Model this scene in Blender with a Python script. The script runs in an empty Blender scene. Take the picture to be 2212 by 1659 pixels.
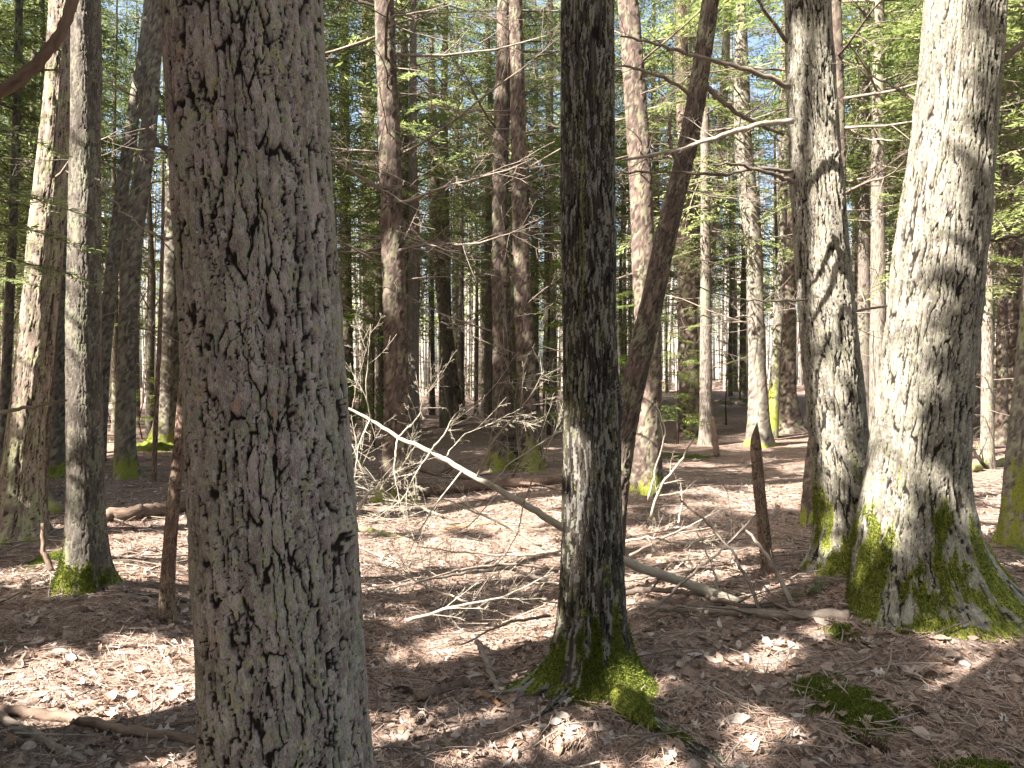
import bpy, math, random
import numpy as np
from mathutils import Vector, Matrix, Euler

R = math.radians
scn = bpy.context.scene
C = scn.collection

# ------------------------------------------------------------------ camera, sky, sun, exposure
CAMZ = 1.55
FP, CX, CY = 1736.0, 1106.0, 829.5          # focal length and centre, in units of a 2212 px wide picture
cam_d = bpy.data.cameras.new('camera')
cam_d.sensor_width = 36.0
cam_d.lens = 36.0 * FP / 2212.0
cam_d.clip_end = 2000.0
cam = bpy.data.objects.new('camera', cam_d)
C.objects.link(cam)
cam.location = (0, 0, CAMZ)
cam.rotation_euler = (R(90), 0, 0)
scn.camera = cam

SUN_EL, SUN_PHI = 42.0, 59.0                # elevation; angle from straight behind the camera towards the left
sh = Vector((-math.sin(R(SUN_PHI)), -math.cos(R(SUN_PHI)), 0))
TO_SUN = Vector((sh.x * math.cos(R(SUN_EL)), sh.y * math.cos(R(SUN_EL)), math.sin(R(SUN_EL))))
w = bpy.data.worlds.new('World')
scn.world = w
w.use_nodes = True
wn = w.node_tree
bg = wn.nodes['Background']
sky = wn.nodes.new('ShaderNodeTexSky')
sky.sky_type = 'NISHITA'
sky.sun_disc = False
sky.sun_elevation = R(SUN_EL)
sky.sun_rotation = math.atan2(TO_SUN.x, TO_SUN.y) % (2 * math.pi)
sky.air_density = 1.0
sky.dust_density = 5.0
sky.ozone_density = 1.0
wn.links.new(sky.outputs[0], bg.inputs[0])
bg.inputs[1].default_value = 0.062
sd = bpy.data.lights.new('sun', 'SUN')
sd.energy = 5.0
sd.angle = R(0.53)
sd.color = (1.0, 0.95, 0.87)
sun = bpy.data.objects.new('sun', sd)
C.objects.link(sun)
sun.rotation_euler = TO_SUN.to_track_quat('Z', 'Y').to_euler()
scn.view_settings.view_transform = 'Standard'
scn.view_settings.look = 'None'
scn.view_settings.gamma = 1.0
scn.cycles.max_bounces = 6
scn.cycles.diffuse_bounces = 3
scn.view_settings.exposure = 2.85

# ------------------------------------------------------------------ small maths
def hash3(i, j, k, s):
    with np.errstate(over='ignore'):
        h = (i.astype(np.int64) * 374761393 + j.astype(np.int64) * 668265263 + k.astype(np.int64) * 2147483647 + s * 974634777)
        h = (h ^ (h >> 13)) * 1274126177
        h = h ^ (h >> 16)
    return (h & 0xFFFF).astype(np.float64) / 65535.0

def vnoise(x, y, z, s=0):                    # smooth value noise in 0..1
    x, y, z = np.broadcast_arrays(np.asarray(x, float), np.asarray(y, float), np.asarray(z, float))
    i, j, k = np.floor(x), np.floor(y), np.floor(z)
    fx, fy, fz = x - i, y - j, z - k
    fx, fy, fz = fx * fx * (3 - 2 * fx), fy * fy * (3 - 2 * fy), fz * fz * (3 - 2 * fz)
    r = 0
    for a in (0, 1):
        for b in (0, 1):
            for c in (0, 1):
                wgt = (fx if a else 1 - fx) * (fy if b else 1 - fy) * (fz if c else 1 - fz)
                r = r + wgt * hash3(i + a, j + b, k + c, s)
    return r

def sstep(a, b, x):
    t = np.clip((x - a) / (b - a), 0, 1)
    return t * t * (3 - 2 * t)

def fbm(x, y, z, s, o=3):
    r, a, t = 0, 1.0, 0
    for k in range(o):
        r = r + a * vnoise(x, y, z, s + 31 * k); t += a; a *= 0.5
        x, y, z = (0.8 * x - 0.6 * y) * 2.03 + 7.1, (0.6 * x + 0.8 * y) * 2.03 + 3.7, z * 2.03 + 5.3
    return r / t

def voronoi(x, z, s):                        # distances to the two nearest points of a plane and a random number of the nearest
    i, k = np.floor(x), np.floor(z)
    f1 = np.full(x.shape, 9.0); f2 = f1.copy(); idr = np.zeros(x.shape)
    for a in (-1, 0, 1):
        for c in (-1, 0, 1):
            h = hash3(i + a, i * 0, k + c, s); h3 = (h * 7919.0) % 1.0
            d = (i + a + h - x) ** 2 + (k + c + h3 - z) ** 2
            nr = d < f1
            f2 = np.where(nr, f1, np.minimum(f2, d)); f1 = np.where(nr, d, f1)
            idr = np.where(nr, (h * 31337.0 + h3 * 17.0) % 1.0, idr)
    return np.sqrt(f1), np.sqrt(f2), idr

MOUNDS = [(2.45, 5.15, 0.24, 1.1), (3.1, 4.5, 0.12, 0.8), (0.42, 4.15, 0.13, 0.62), (-3.05, 5.9, 0.12, 0.6),
          (-2.6, 4.6, 0.14, 0.6), (-0.6, 6.6, -0.05, 1.5), (1.35, 6.6, 0.06, 0.9), (1.5, 3.6, 0.05, 0.5),
          (-4.8, 8.2, 0.12, 1.0), (-5.2, 12.5, 0.25, 1.8), (1.9, 10.8, 0.12, 1.2), (-0.2, 13.5, 0.22, 2.2)]

def gz(x, y):
    x = np.asarray(x, float); y = np.asarray(y, float)
    side = sstep(-6, 6, x + 0.0 * y)
    rise = (0.010 + 0.022 * side) * np.clip(y - 8, 0, 34) + 0.05 * side * np.clip(y - 42, 0, 40) * 0.3
    z = rise + 0.16 * (vnoise(x / 3.1, y / 3.1, 0, 1) - 0.5) + 0.07 * (vnoise(x / 0.9, y / 0.9, 0, 2) - 0.5) \
        + 0.035 * (vnoise(x / 0.3, y / 0.3, 0, 3) - 0.5)
    z = z + sstep(14, 40, y) * 0.8 * (vnoise(x / 9, y / 9, 0, 4) - 0.5)
    for mx, my, h, s in MOUNDS:
        z = z + h * np.exp(-((x - mx) ** 2 + (y - my) ** 2) / (2 * s * s))
    return z

def G(x, y):
    return float(gz(x, y))

def W(px, py, d):                            # the point seen at (px, py) at depth d
    return np.array([(px - CX) / FP * d, d, CAMZ - (py - CY) / FP * d])

def ground_depth(px, py):                    # the depth at which that line of sight meets the ground
    d = np.linspace(1.2, 60, 6000)
    x = (px - CX) / FP * d
    zz = CAMZ - (py - CY) / FP * d
    below = np.nonzero(zz <= gz(x, d))[0]
    return float(d[below[0]]) if len(below) else 60.0

def GP(px, py, lift=0.0):
    d = ground_depth(px, py)
    p = W(px, py, d); p[2] += lift
    return p

# ------------------------------------------------------------------ mesh collecting
class MB:
    def __init__(s):
        s.v, s.q, s.t, s.b, s.r, s.n = [], [], [], [], [], 0
    def add(s, v, q=None, t=None, bark=None, rnd=None):
        v = np.asarray(v, float).reshape(-1, 3); m = len(v)
        s.v.append(v)
        if q is not None and len(q): s.q.append(np.asarray(q, int).reshape(-1, 4) + s.n)
        if t is not None and len(t): s.t.append(np.asarray(t, int).reshape(-1, 3) + s.n)
        s.b.append(v if bark is None else np.asarray(bark, float).reshape(-1, 3))
        if rnd is None: rnd = np.zeros(m)
        s.r.append(np.broadcast_to(np.asarray(rnd, float), (m,)))
        s.n += m
    def tube(s, P, rad, sides=5, rnd=0.0, cap=True):
        P = np.asarray(P, float); n = len(P)
        rad = np.broadcast_to(np.asarray(rad, float), (n,))
        T = np.gradient(P, axis=0)
        T /= np.linalg.norm(T, axis=1)[:, None] + 1e-9
        ref = np.array([0, 0, 1.0]) if abs(T[:, 2]).mean() < 0.8 else np.array([1.0, 0, 0])
        A = np.cross(T, ref); A /= np.linalg.norm(A, axis=1)[:, None] + 1e-9
        B = np.cross(T, A)
        th = np.arange(sides) * 2 * np.pi / sides
        ring = A[:, None, :] * np.cos(th)[None, :, None] + B[:, None, :] * np.sin(th)[None, :, None]
        V = P[:, None, :] + ring * rad[:, None, None]
        L = np.concatenate([[0], np.cumsum(np.linalg.norm(np.diff(P, axis=0), axis=1))])
        bk = np.stack([np.cos(th)[None, :] * rad.mean() + 0 * L[:, None], np.sin(th)[None, :] * rad.mean() + 0 * L[:, None],
                       np.broadcast_to(L[:, None], (n, sides))], -1)
        i = np.arange(n - 1)[:, None] * sides; j = np.arange(sides)[None, :]; k = (j + 1) % sides
        Q = np.stack([i + j, i + k, i + sides + k, i + sides + j], -1).reshape(-1, 4)
        Tn = []
        if cap:
            c = np.vstack([P[0], P[-1]])
            V2 = np.vstack([V.reshape(-1, 3), c]); b2 = np.vstack([bk.reshape(-1, 3), [[0, 0, 0], [0, 0, L[-1]]]])
            a0, a1 = n * sides, n * sides + 1
            for jj in range(sides):
                kk = (jj + 1) % sides
                Tn += [[a0, kk, jj], [a1, (n - 1) * sides + jj, (n - 1) * sides + kk]]
            s.add(V2, Q, Tn, b2, rnd)
        else:
            s.add(V.reshape(-1, 3), Q, None, bk.reshape(-1, 3), rnd)
    def mesh(s, name, smooth=True, extra=None):
        V = np.vstack(s.v)
        q = np.vstack(s.q) if s.q else np.zeros((0, 4), int)
        t = np.vstack(s.t) if s.t else np.zeros((0, 3), int)
        me = bpy.data.meshes.new(name)
        me.vertices.add(len(V)); me.vertices.foreach_set('co', V.astype(np.float32).ravel())
        me.loops.add(4 * len(q) + 3 * len(t))
        me.loops.foreach_set('vertex_index', np.concatenate([q.ravel(), t.ravel()]).astype(np.int32))
        me.polygons.add(len(q) + len(t))
        st = np.concatenate([np.arange(len(q)) * 4, 4 * len(q) + np.arange(len(t)) * 3]).astype(np.int32)
        me.polygons.foreach_set('loop_start', st)
        me.polygons.foreach_set('use_smooth', np.full(len(st), smooth))
        a = me.attributes.new('bark', 'FLOAT_VECTOR', 'POINT')
        a.data.foreach_set('vector', np.vstack(s.b).astype(np.float32).ravel())
        a = me.attributes.new('rnd', 'FLOAT', 'POINT')
        a.data.foreach_set('value', np.concatenate(s.r).astype(np.float32))
        for k, val in (extra or {}).items():
            a = me.attributes.new(k, 'FLOAT', 'POINT'); a.data.foreach_set('value', np.asarray(val, np.float32))
        me.update(calc_edges=True)
        return me

def obj(name, me, mat=None, parent=None, loc=None, rot=None, scale=None):
    o = bpy.data.objects.new(name, me); C.objects.link(o)
    if mat and me is not None and not me.materials: me.materials.append(mat)
    if parent is not None: o.parent = parent
    if loc is not None: o.location = [float(a) for a in loc]
    if rot is not None: o.rotation_euler = rot
    if scale is not None: o.scale = (scale,) * 3 if np.isscalar(scale) else scale
    return o

def tag(o, label, cat, group=None, kind=None):
    if label: o['label'] = label
    if cat: o['category'] = cat
    if group: o['group'] = group
    if kind: o['kind'] = kind
    return o

def thing(name, label, cat, loc, group=None):
    return tag(obj(name, None, loc=loc), label, cat, group)

# ------------------------------------------------------------------ materials
class NT:
    def __init__(s, name, disp=None):
        s.m = bpy.data.materials.new(name); s.m.use_nodes = True
        s.t = s.m.node_tree; s.b = s.t.nodes['Principled BSDF']; s.o = s.t.nodes['Material Output']
        if disp: s.m.displacement_method = disp
    def n(s, typ, props=None, **ins):
        nd = s.t.nodes.new('ShaderNode' + typ)
        for k, v in (props or {}).items(): setattr(nd, k, v)
        for k, v in ins.items():
            sock = nd.inputs[int(k[1:])] if k[0] == '_' and k[1:].isdigit() else nd.inputs[k.replace('_', ' ')]
            s.put(sock, v)
        return nd
    def put(s, sock, v):
        if hasattr(v, 'links') or isinstance(v, bpy.types.NodeSocket): s.t.links.new(v, sock)
        else: sock.default_value = v
    def math(s, op, a, b=0.0, clamp=False):
        return s.n('Math', {'operation': op, 'use_clamp': clamp}, _0=a, _1=b).outputs[0]
    def vmath(s, op, a, b=(0, 0, 0)):
        return s.n('VectorMath', {'operation': op}, _0=a, _1=b).outputs[0]
    def ramp(s, f, a, b, lo=0.0, hi=1.0):
        return s.n('MapRange', {'interpolation_type': 'SMOOTHSTEP'}, _0=f, _1=a, _2=b, _3=lo, _4=hi).outputs[0]
    def mix(s, f, a, b):
        nd = s.n('Mix', {'data_type': 'RGBA'})
        s.put(nd.inputs[0], f); s.put(nd.inputs[6], a); s.put(nd.inputs[7], b)
        return nd.outputs[2]
    def noise(s, vec, scale, detail=3.0, rough=0.55):
        return s.n('TexNoise', None, Vector=vec, Scale=scale, Detail=detail, Roughness=rough)
    def voro(s, vec, scale, feature='F1', rand=1.0):
        return s.n('TexVoronoi', {'feature': feature}, Vector=vec, Scale=scale, Randomness=rand)
    def attr(s, name):
        return s.n('Attribute', {'attribute_name': name})

def c4(c, k=1.0): return (c[0] * k, c[1] * k, c[2] * k, 1)

BARK = {  # ridge width, vertical stretch, half crack width, raggedness, (scale size, stretch, crack, amount), depth
    'pine': (.028, .15, .0027, .010, (.016, .45, .14, .9), .012), 'oak': (.034, .10, .0042, .009, (.017, .35, .11, .6), .018),
    'maple': (.024, .06, .0028, .007, (.012, .2, .12, .45), .013), 'grey': (.022, .17, .0020, .006, (.011, .5, .10, .4), .007),
    'split': (.030, .06, .0028, .008, (.014, .3, .10, .4), .012), 'red': (.027, .14, .0028, .008, (.013, .4, .12, .5), .010),
    'stem': (.012, .12, .0014, .004, (.007, .4, .1, .4), .003)}

def bark_mat(name, field='grey', plate=((.30, .25, .23), (.20, .165, .15)), dark=(.035, .028, .022), lichen=(.33, .38, .22), lich=0.5,
             pale=0.0, moss=True, tint=0.0, chips=0.0, crust=False, grain=0.16):
    N = NT(name, 'BUMP')
    co = N.attr('bark').outputs['Vector']
    tone, crk, lic, flk = (N.attr(k).outputs['Fac'] for k in ('tone', 'crk', 'lic', 'flk'))
    cs = 1.0 / BARK[field][0]
    gr = N.noise(N.vmath('MULTIPLY', co, (1, 1, grain)), 7.0 * cs, 3.0, 0.72).outputs[0]
    sp = N.noise(co, 420.0, 2.0, 0.6).outputs[0]
    f = N.math('ADD', tone, N.math('MULTIPLY', N.math('SUBTRACT', gr, 0.5), 1.1))
    col = N.mix(N.ramp(f, 0.2, 0.8), c4(plate[1]), c4(plate[0]))
    col = N.mix(N.ramp(gr, 0.60, 0.78, 0, 0.5), col, c4(plate[0], 1.5))
    col = N.mix(N.ramp(gr, 0.42, 0.24, 0, 0.6), col, c4(plate[1], 0.45))
    col = N.mix(N.ramp(sp, 0.60, 0.72, 0, 0.55), col, c4(plate[0], 1.7))
    col = N.mix(N.ramp(sp, 0.40, 0.28, 0, 0.5), col, c4(plate[1], 0.35))
    if chips:
        col = N.mix(N.ramp(flk, 0.945, 0.955, 0, chips), col, (0.40, 0.235, 0.16, 1))
        col = N.mix(N.ramp(flk, 0.012, 0.008, 0, chips), col, (0.55, 0.52, 0.47, 1))
    if crust:                                            # small crusty lichens, each its own tint
        vc = N.voro(N.vmath('ADD', N.vmath('MULTIPLY', co, (1, 1, 0.7)), N.vmath('MULTIPLY', N.noise(co, 130.0, 2.0).outputs['Color'], (.012, .012, .012))), 95.0, 'F1')
        sv = N.n('SeparateColor', None, Color=vc.outputs['Color'])
        lm = N.ramp(N.math('ADD', lic, N.math('MULTIPLY', N.math('SUBTRACT', sv.outputs[0], 0.5), 1.3)), 0.32, 0.46)
        lc = N.mix(N.ramp(sv.outputs[1], 0.15, 0.85), c4(lichen), (0.36, 0.345, 0.30, 1))
        lc = N.mix(N.ramp(sv.outputs[2], 0.80, 0.86, 0, 0.8), lc, (0.42, 0.43, 0.17, 1))
        lc = N.mix(N.ramp(gr, 0.6, 0.35, 0, 0.55), lc, c4(lichen, 0.4))
        col = N.mix(N.math('MULTIPLY', lm, lich), col, lc)
        col = N.mix(N.ramp(sv.outputs[2], 0.12, 0.06, 0, 0.5), col, (0.52, 0.47, 0.43, 1))
    elif lich > 0:
        lm = N.math('MULTIPLY', N.ramp(N.math('ADD', lic, N.math('MULTIPLY', N.math('SUBTRACT', gr, 0.5), 0.9)), 0.35, 0.7), lich)
        col = N.mix(lm, col, c4(lichen))
    if pale > 0:
        col = N.mix(N.math('MULTIPLY', N.ramp(N.math('ADD', flk, gr), 1.0, 1.25), pale), col, (0.50, 0.48, 0.45, 1))
    col = N.mix(N.ramp(crk, 0.05, 0.75), c4(dark), col)
    if tint:
        rnd = N.n('ObjectInfo').outputs['Random']
        col = N.mix(N.math('MULTIPLY', rnd, tint), col, c4((0.09, 0.075, 0.065)))
    if moss:
        ms = N.attr('moss').outputs['Fac']
        mn = N.noise(co, 42.0, 4.0, 0.75).outputs[0]
        mk = N.ramp(N.math('ADD', ms, N.math('MULTIPLY', N.math('SUBTRACT', mn, 0.5), 1.5)), 0.42, 0.70)
        mk = N.math('MULTIPLY', mk, N.ramp(ms, 0.03, 0.2))
        mc = N.mix(N.ramp(gr, 0.3, 0.7), (0.075, 0.092, 0.016, 1), (0.30, 0.305, 0.058, 1))
        col = N.mix(mk, col, mc)
    N.put(N.b.inputs['Base Color'], col)
    N.b.inputs['Roughness'].default_value = 0.9
    N.b.inputs['Specular IOR Level'].default_value = 0.18
    dn = N.n('Displacement', None, Height=gr, Midlevel=0.5, Scale=BARK[field][5] * 0.9)
    N.t.links.new(dn.outputs[0], N.o.inputs['Displacement'])
    return N.m

def far_bark(name):
    N = NT(name, 'BUMP')
    co = N.attr('bark').outputs['Vector']
    gr = N.noise(N.vmath('MULTIPLY', co, (1, 1, 0.22)), 42.0, 4.0, 0.7).outputs[0]
    lo = N.noise(N.vmath('MULTIPLY', co, (1, 1, 0.4)), 2.5, 2.0).outputs[0]
    col = N.mix(N.ramp(gr, 0.36, 0.62), (0.035, 0.028, 0.022, 1), (0.24, 0.20, 0.165, 1))
    col = N.mix(N.ramp(lo, 0.5, 0.7, 0, 0.5), col, (0.26, 0.28, 0.17, 1))
    col = N.mix(N.math('MULTIPLY', N.n('ObjectInfo').outputs['Random'], 0.7), col, (0.09, 0.075, 0.065, 1))
    N.put(N.b.inputs['Base Color'], col)
    N.b.inputs['Roughness'].default_value = 0.9
    N.b.inputs['Specular IOR Level'].default_value = 0.15
    dn = N.n('Displacement', None, Height=gr, Midlevel=0.5, Scale=0.012)
    N.t.links.new(dn.outputs[0], N.o.inputs['Displacement'])
    return N.m

def wood_mat(name, a, b, scale=60.0, moss=0.0):
    N = NT(name, 'BUMP')
    co = N.attr('bark').outputs['Vector']
    f = N.noise(N.vmath('MULTIPLY', co, (1, 1, 0.25)), scale, 4.0, 0.7).outputs[0]
    f2 = N.noise(co, 5.0, 3.0).outputs[0]
    r = N.math('ADD', N.math('MULTIPLY', f, 0.6), N.math('MULTIPLY', f2, 0.4))
    r = N.math('ADD', r, N.math('MULTIPLY', N.math('SUBTRACT', N.n('ObjectInfo').outputs['Random'], 0.5), 0.2))
    col = N.mix(N.ramp(r, 0.35, 0.68), c4(b), c4(a))
    if moss:
        col = N.mix(N.math('MULTIPLY', N.ramp(N.noise(co, 9.0, 4.0).outputs[0], 0.45, 0.6), moss), col, (0.16, 0.22, 0.03, 1))
    N.put(N.b.inputs['Base Color'], col)
    N.b.inputs['Roughness'].default_value = 0.85
    N.b.inputs['Specular IOR Level'].default_value = 0.2
    dn = N.n('Displacement', None, Height=f, Midlevel=0.5, Scale=0.006)
    N.t.links.new(dn.outputs[0], N.o.inputs['Displacement'])
    return N.m

def leaf_mat(name, cols, trans=0.3, rough=0.6, spec=0.3, veins=0.0):
    N = NT(name)
    r = N.math('FRACT', N.math('ADD', N.attr('rnd').outputs['Fac'], N.n('ObjectInfo').outputs['Random']))
    cr = N.t.nodes.new('ShaderNodeValToRGB'); N.put(cr.inputs[0], r)
    e = cr.color_ramp.elements
    while len(e) < len(cols): e.new(0.5)
    for i, c in enumerate(cols):
        e[i].position = i / (len(cols) - 1); e[i].color = c4(c)
    co = N.n('TexCoord').outputs['Object']
    col = cr.outputs[0]
    if veins:
        f = N.noise(co, 55.0, 4.0, 0.7).outputs[0]
        col = N.mix(N.ramp(f, 0.35, 0.7, 0.0, veins), col, c4((0.10, 0.06, 0.035)))
    N.put(N.b.inputs['Base Color'], col)
    N.b.inputs['Roughness'].default_value = rough
    N.b.inputs['Specular IOR Level'].default_value = spec
    tr = N.n('BsdfTranslucent', None, Color=col)
    mx = N.n('MixShader', None, _0=trans, _1=N.b.outputs[0], _2=tr.outputs[0])
    N.t.links.new(mx.outputs[0], N.o.inputs[0])
    return N.m

def ground_mat():
    N = NT('forest_floor', 'BUMP')
    co = N.n('TexCoord').outputs['Object']
    wv = N.vmath('MULTIPLY', N.vmath('SUBTRACT', N.noise(co, 9.0, 2.0).outputs['Color'], (.5, .5, .5)), (.09, .09, .09))
    cw = N.vmath('ADD', co, wv)
    v = N.voro(cw, 19.0, 'F1'); ed = N.voro(cw, 19.0, 'DISTANCE_TO_EDGE')
    v2 = N.voro(N.vmath('ADD', cw, (3.3, 1.7, 0)), 34.0, 'F1')
    sep = N.n('SeparateColor', None, Color=v.outputs['Color']); sep2 = N.n('SeparateColor', None, Color=v2.outputs['Color'])
    n1 = N.noise(co, 2.2, 5.0, 0.65).outputs[0]; n2 = N.noise(co, 45.0, 5.0, 0.75).outputs[0]
    f = N.math('ADD', N.math('MULTIPLY', sep.outputs[0], 0.5), N.math('MULTIPLY', sep2.outputs[0], 0.5))
    col = N.mix(f, (0.19, 0.128, 0.10, 1), (0.52, 0.415, 0.365, 1))
    col = N.mix(N.ramp(n1, 0.38, 0.68), col, (0.31, 0.212, 0.167, 1))
    col = N.mix(N.ramp(n2, 0.42, 0.68, 0.75, 0.0), col, (0.075, 0.045, 0.032, 1))
    nd = N.noise(N.vmath('MULTIPLY', cw, (60, 14, 20)), 1.0, 3.0, 0.6).outputs[0]
    nd2 = N.noise(N.vmath('MULTIPLY', cw, (15, 55, 20)), 1.0, 3.0, 0.6).outputs[0]
    col = N.mix(N.ramp(nd, 0.55, 0.66, 0, 0.55), col, (0.42, 0.29, 0.215, 1))
    col = N.mix(N.ramp(nd2, 0.56, 0.66, 0, 0.5), col, (0.40, 0.30, 0.24, 1))
    gm = N.noise(co, 0.9, 4.0, 0.6).outputs[0]
    col = N.mix(N.math('MULTIPLY', N.ramp(gm, 0.66, 0.74), N.ramp(n2, 0.45, 0.6)), col, (0.12, 0.15, 0.03, 1))
    N.put(N.b.inputs['Base Color'], col)
    N.b.inputs['Roughness'].default_value = 0.9
    N.b.inputs['Specular IOR Level'].default_value = 0.15
    h = N.math('ADD', N.math('MULTIPLY', f, 0.6), N.math('MULTIPLY', N.ramp(ed.outputs['Distance'], 0, 0.12), 0.3))
    h = N.math('ADD', h, N.math('MULTIPLY', n2, 0.8)); h = N.math('ADD', h, N.math('MULTIPLY', nd, 0.3))
    dn = N.n('Displacement', None, Height=h, Midlevel=0.5, Scale=0.022)
    N.t.links.new(dn.outputs[0], N.o.inputs['Displacement'])
    return N.m

M = {}
M['pine'] = bark_mat('pine_bark', 'pine', ((.48, .395, .36), (.235, .185, .163)), (.024, .017, .014), (.36, .37, .24), 0.68, chips=0.8, crust=True, grain=0.45)
M['maple'] = bark_mat('maple_bark', 'maple', ((.105, .088, .070), (.045, .037, .030)), (.014, .011, .009), (.10, .095, .035), 0.6, pale=0.3)
M['oak'] = bark_mat('oak_bark', 'oak', ((.30, .27, .225), (.145, .125, .102)), (.024, .019, .015), (.33, .34, .22), 0.4, crust=True)
M['grey'] = bark_mat('grey_hardwood_bark', 'grey', ((.235, .20, .168), (.105, .088, .072)), (.06, .048, .04), (.33, .35, .22), 0.45, tint=0.3)
M['split'] = bark_mat('weathered_trunk_bark', 'split', ((.36, .30, .245), (.18, .135, .105)), (.045, .035, .028), (.34, .38, .18), 0.5)
M['red'] = bark_mat('hemlock_bark', 'red', ((.185, .132, .106), (.07, .05, .041)), (.04, .028, .022), (.27, .29, .17), 0.4, tint=0.3)
M['stem'] = bark_mat('thin_stem_bark', 'stem', ((.22, .145, .11), (.11, .07, .052)), (.05, .034, .026), (.3, .3, .2), 0.25, moss=False)
FIELD = {M[k]: k for k in ('pine', 'maple', 'oak', 'grey', 'split', 'red', 'stem')}
M['far'] = far_bark('background_bark')
M['dead'] = wood_mat('dead_branch_bark', (.26, .21, .17), (.10, .075, .06))
M['twig'] = wood_mat('bleached_twig', (.50, .44, .35), (.30, .255, .195))
M['grey_wood'] = wood_mat('grey_deadwood', (.36, .30, .245), (.17, .135, .11))
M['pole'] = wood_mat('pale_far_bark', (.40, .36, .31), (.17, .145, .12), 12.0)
M['log'] = wood_mat('rotting_log', (.24, .17, .125), (.09, .06, .045), 30.0)
M['moss_log'] = wood_mat('mossy_deadwood', (.34, .27, .19), (.17, .12, .09), 30.0, moss=1.0)
M['orange_wood'] = wood_mat('fresh_broken_wood', (.48, .29, .14), (.24, .13, .07), 40.0)
M['needle'] = leaf_mat('hemlock_foliage', [(.080, .105, .038), (.135, .170, .055), (.20, .24, .08), (.30, .335, .13)], 0.55, 0.5, 0.4)
M['young'] = leaf_mat('young_hemlock_foliage', [(.12, .18, .035), (.18, .25, .045), (.25, .31, .06)], 0.5, 0.5, 0.4)
M['leaf'] = leaf_mat('dead_leaf', [(.18, .115, .08), (.34, .24, .185), (.46, .36, .30), (.58, .51, .46), (.34, .22, .15), (.22, .145, .105), (.38, .285, .23), (.27, .175, .125), (.50, .41, .355), (.20, .13, .09)],
                     0.15, 0.6, 0.3, veins=0.45)
M['pneedle'] = leaf_mat('dead_pine_needle', [(.26, .16, .115), (.43, .305, .24), (.33, .215, .16), (.52, .405, .335)], 0.05, 0.55, 0.3)
M['moss'] = leaf_mat('moss', [(.055, .078, .013), (.125, .155, .026), (.23, .25, .048)], 0.3, 0.8, 0.15)
M['fern'] = leaf_mat('evergreen_fern', [(.06, .12, .03), (.10, .17, .05)], 0.35, 0.5, 0.4)
M['cone'] = leaf_mat('pine_cone', [(.10, .07, .05), (.20, .14, .10)], 0.0, 0.7, 0.2)
M['ground'] = ground_mat()

# ------------------------------------------------------------------ the ground
def build_ground():
    n = 280
    u = np.linspace(-1, 1, n)
    xs = 1.7 * np.sinh(5.5 * u)
    v = np.linspace(-0.62, 1, n)
    ys = 4.6 + 1.7 * np.sinh(5.5 * v)
    X, Y = np.meshgrid(xs, ys)
    V = np.stack([X, Y, gz(X, Y)], -1).reshape(-1, 3)
    i = np.arange(n - 1)[:, None] * n + np.arange(n - 1)[None, :]
    Q = np.stack([i, i + 1, i + n + 1, i + n], -1).reshape(-1, 4)
    mb = MB(); mb.add(V, Q)
    o = obj('forest_ground', mb.mesh('forest_ground'), M['ground'])
    return tag(o, 'forest floor of brown leaves and red pine needles', 'ground', kind='structure')
ground = build_ground()

# ------------------------------------------------------------------ trunks
def bark_field(kind, B, seed):
    """relief, crack, tone, lichen and flake fields of bark at the points B (metres round and along the trunk)"""
    cell, st, cw, rg, (sc, sst, scw, sam), amp = BARK[kind]
    x, y, z = B[:, 0], B[:, 1], B[:, 2]
    wob = lambda k, l, lz, o: fbm(x / l, y / l, z / lz, seed + k, o) - .5
    qx = x + wob(1, cell * 2.2, cell * 4, 3) * cell * 1.6 + wob(2, rg * 1.3, rg * 1.8, 3) * rg * 1.5
    qz = z + wob(5, cell * 1.5, cell * 3, 3) * cell * 5
    f1, f2, idp = voronoi(qx / cell, qz * st / cell, seed + 6)
    dist = (f2 - f1) * cell * .5
    wide = np.clip(2.4 * fbm(x / (cell * 2.5), y / (cell * 2.5), z / (cell * 5), seed + 7, 3) - .5, .25, .95)
    if kind == 'pine': wide = np.minimum(wide, .8)
    c1 = sstep(.15, 1.0, dist / (cw * wide))
    g1, g2, idf = voronoi((qx + wob(8, sc * .6, sc * .6, 2) * sc * .6) / sc, qz * sst / sc, seed + 9)
    on = sstep(.40, .60, fbm(x / (sc * 2.5), y / (sc * 2.5), z / (sc * 4), seed + 10, 2))
    c3 = sstep(0, 1, (g2 - g1) / (scw * (.3 + 1.2 * on)))
    crk = c1 * (1 - sam * on * (1 - c3))
    gv = sstep(0, 1, dist / (cw * 4.5))
    h = 0.42 * c1 + 0.30 * gv + 0.16 * idf * c1 + 0.10 * c3 * c1 + 0.2 * wob(12, .05, .12, 3)
    tone = np.clip(.25 * (gv - .6) + .45 * idf + .2 * idp + .75 * wob(11, .05, .1, 3) + .2, 0, 1)
    lic = np.clip(1.9 * wob(13, .07, .11, 3) + 0.9 * (idf - .5) + .32, 0, 1)
    return h, crk, tone, lic, idf, amp

def smooth_path(pts, zs):
    """pts: (x, y, z, radius) sorted by z; a smoothed curve sampled at heights zs"""
    p = np.array(sorted(pts, key=lambda a: a[2]), float)
    zz = np.linspace(p[0, 2], p[-1, 2], 160)
    out = []
    for c in (0, 1, 3):
        f = np.interp(zz, p[:, 2], p[:, c])
        g = f.copy()
        for _ in range(30):
            g[1:-1] = 0.25 * g[:-2] + 0.5 * g[1:-1] + 0.25 * g[2:]
        out.append(np.interp(zs, zz, g))
    return np.stack(out, 1)

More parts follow.
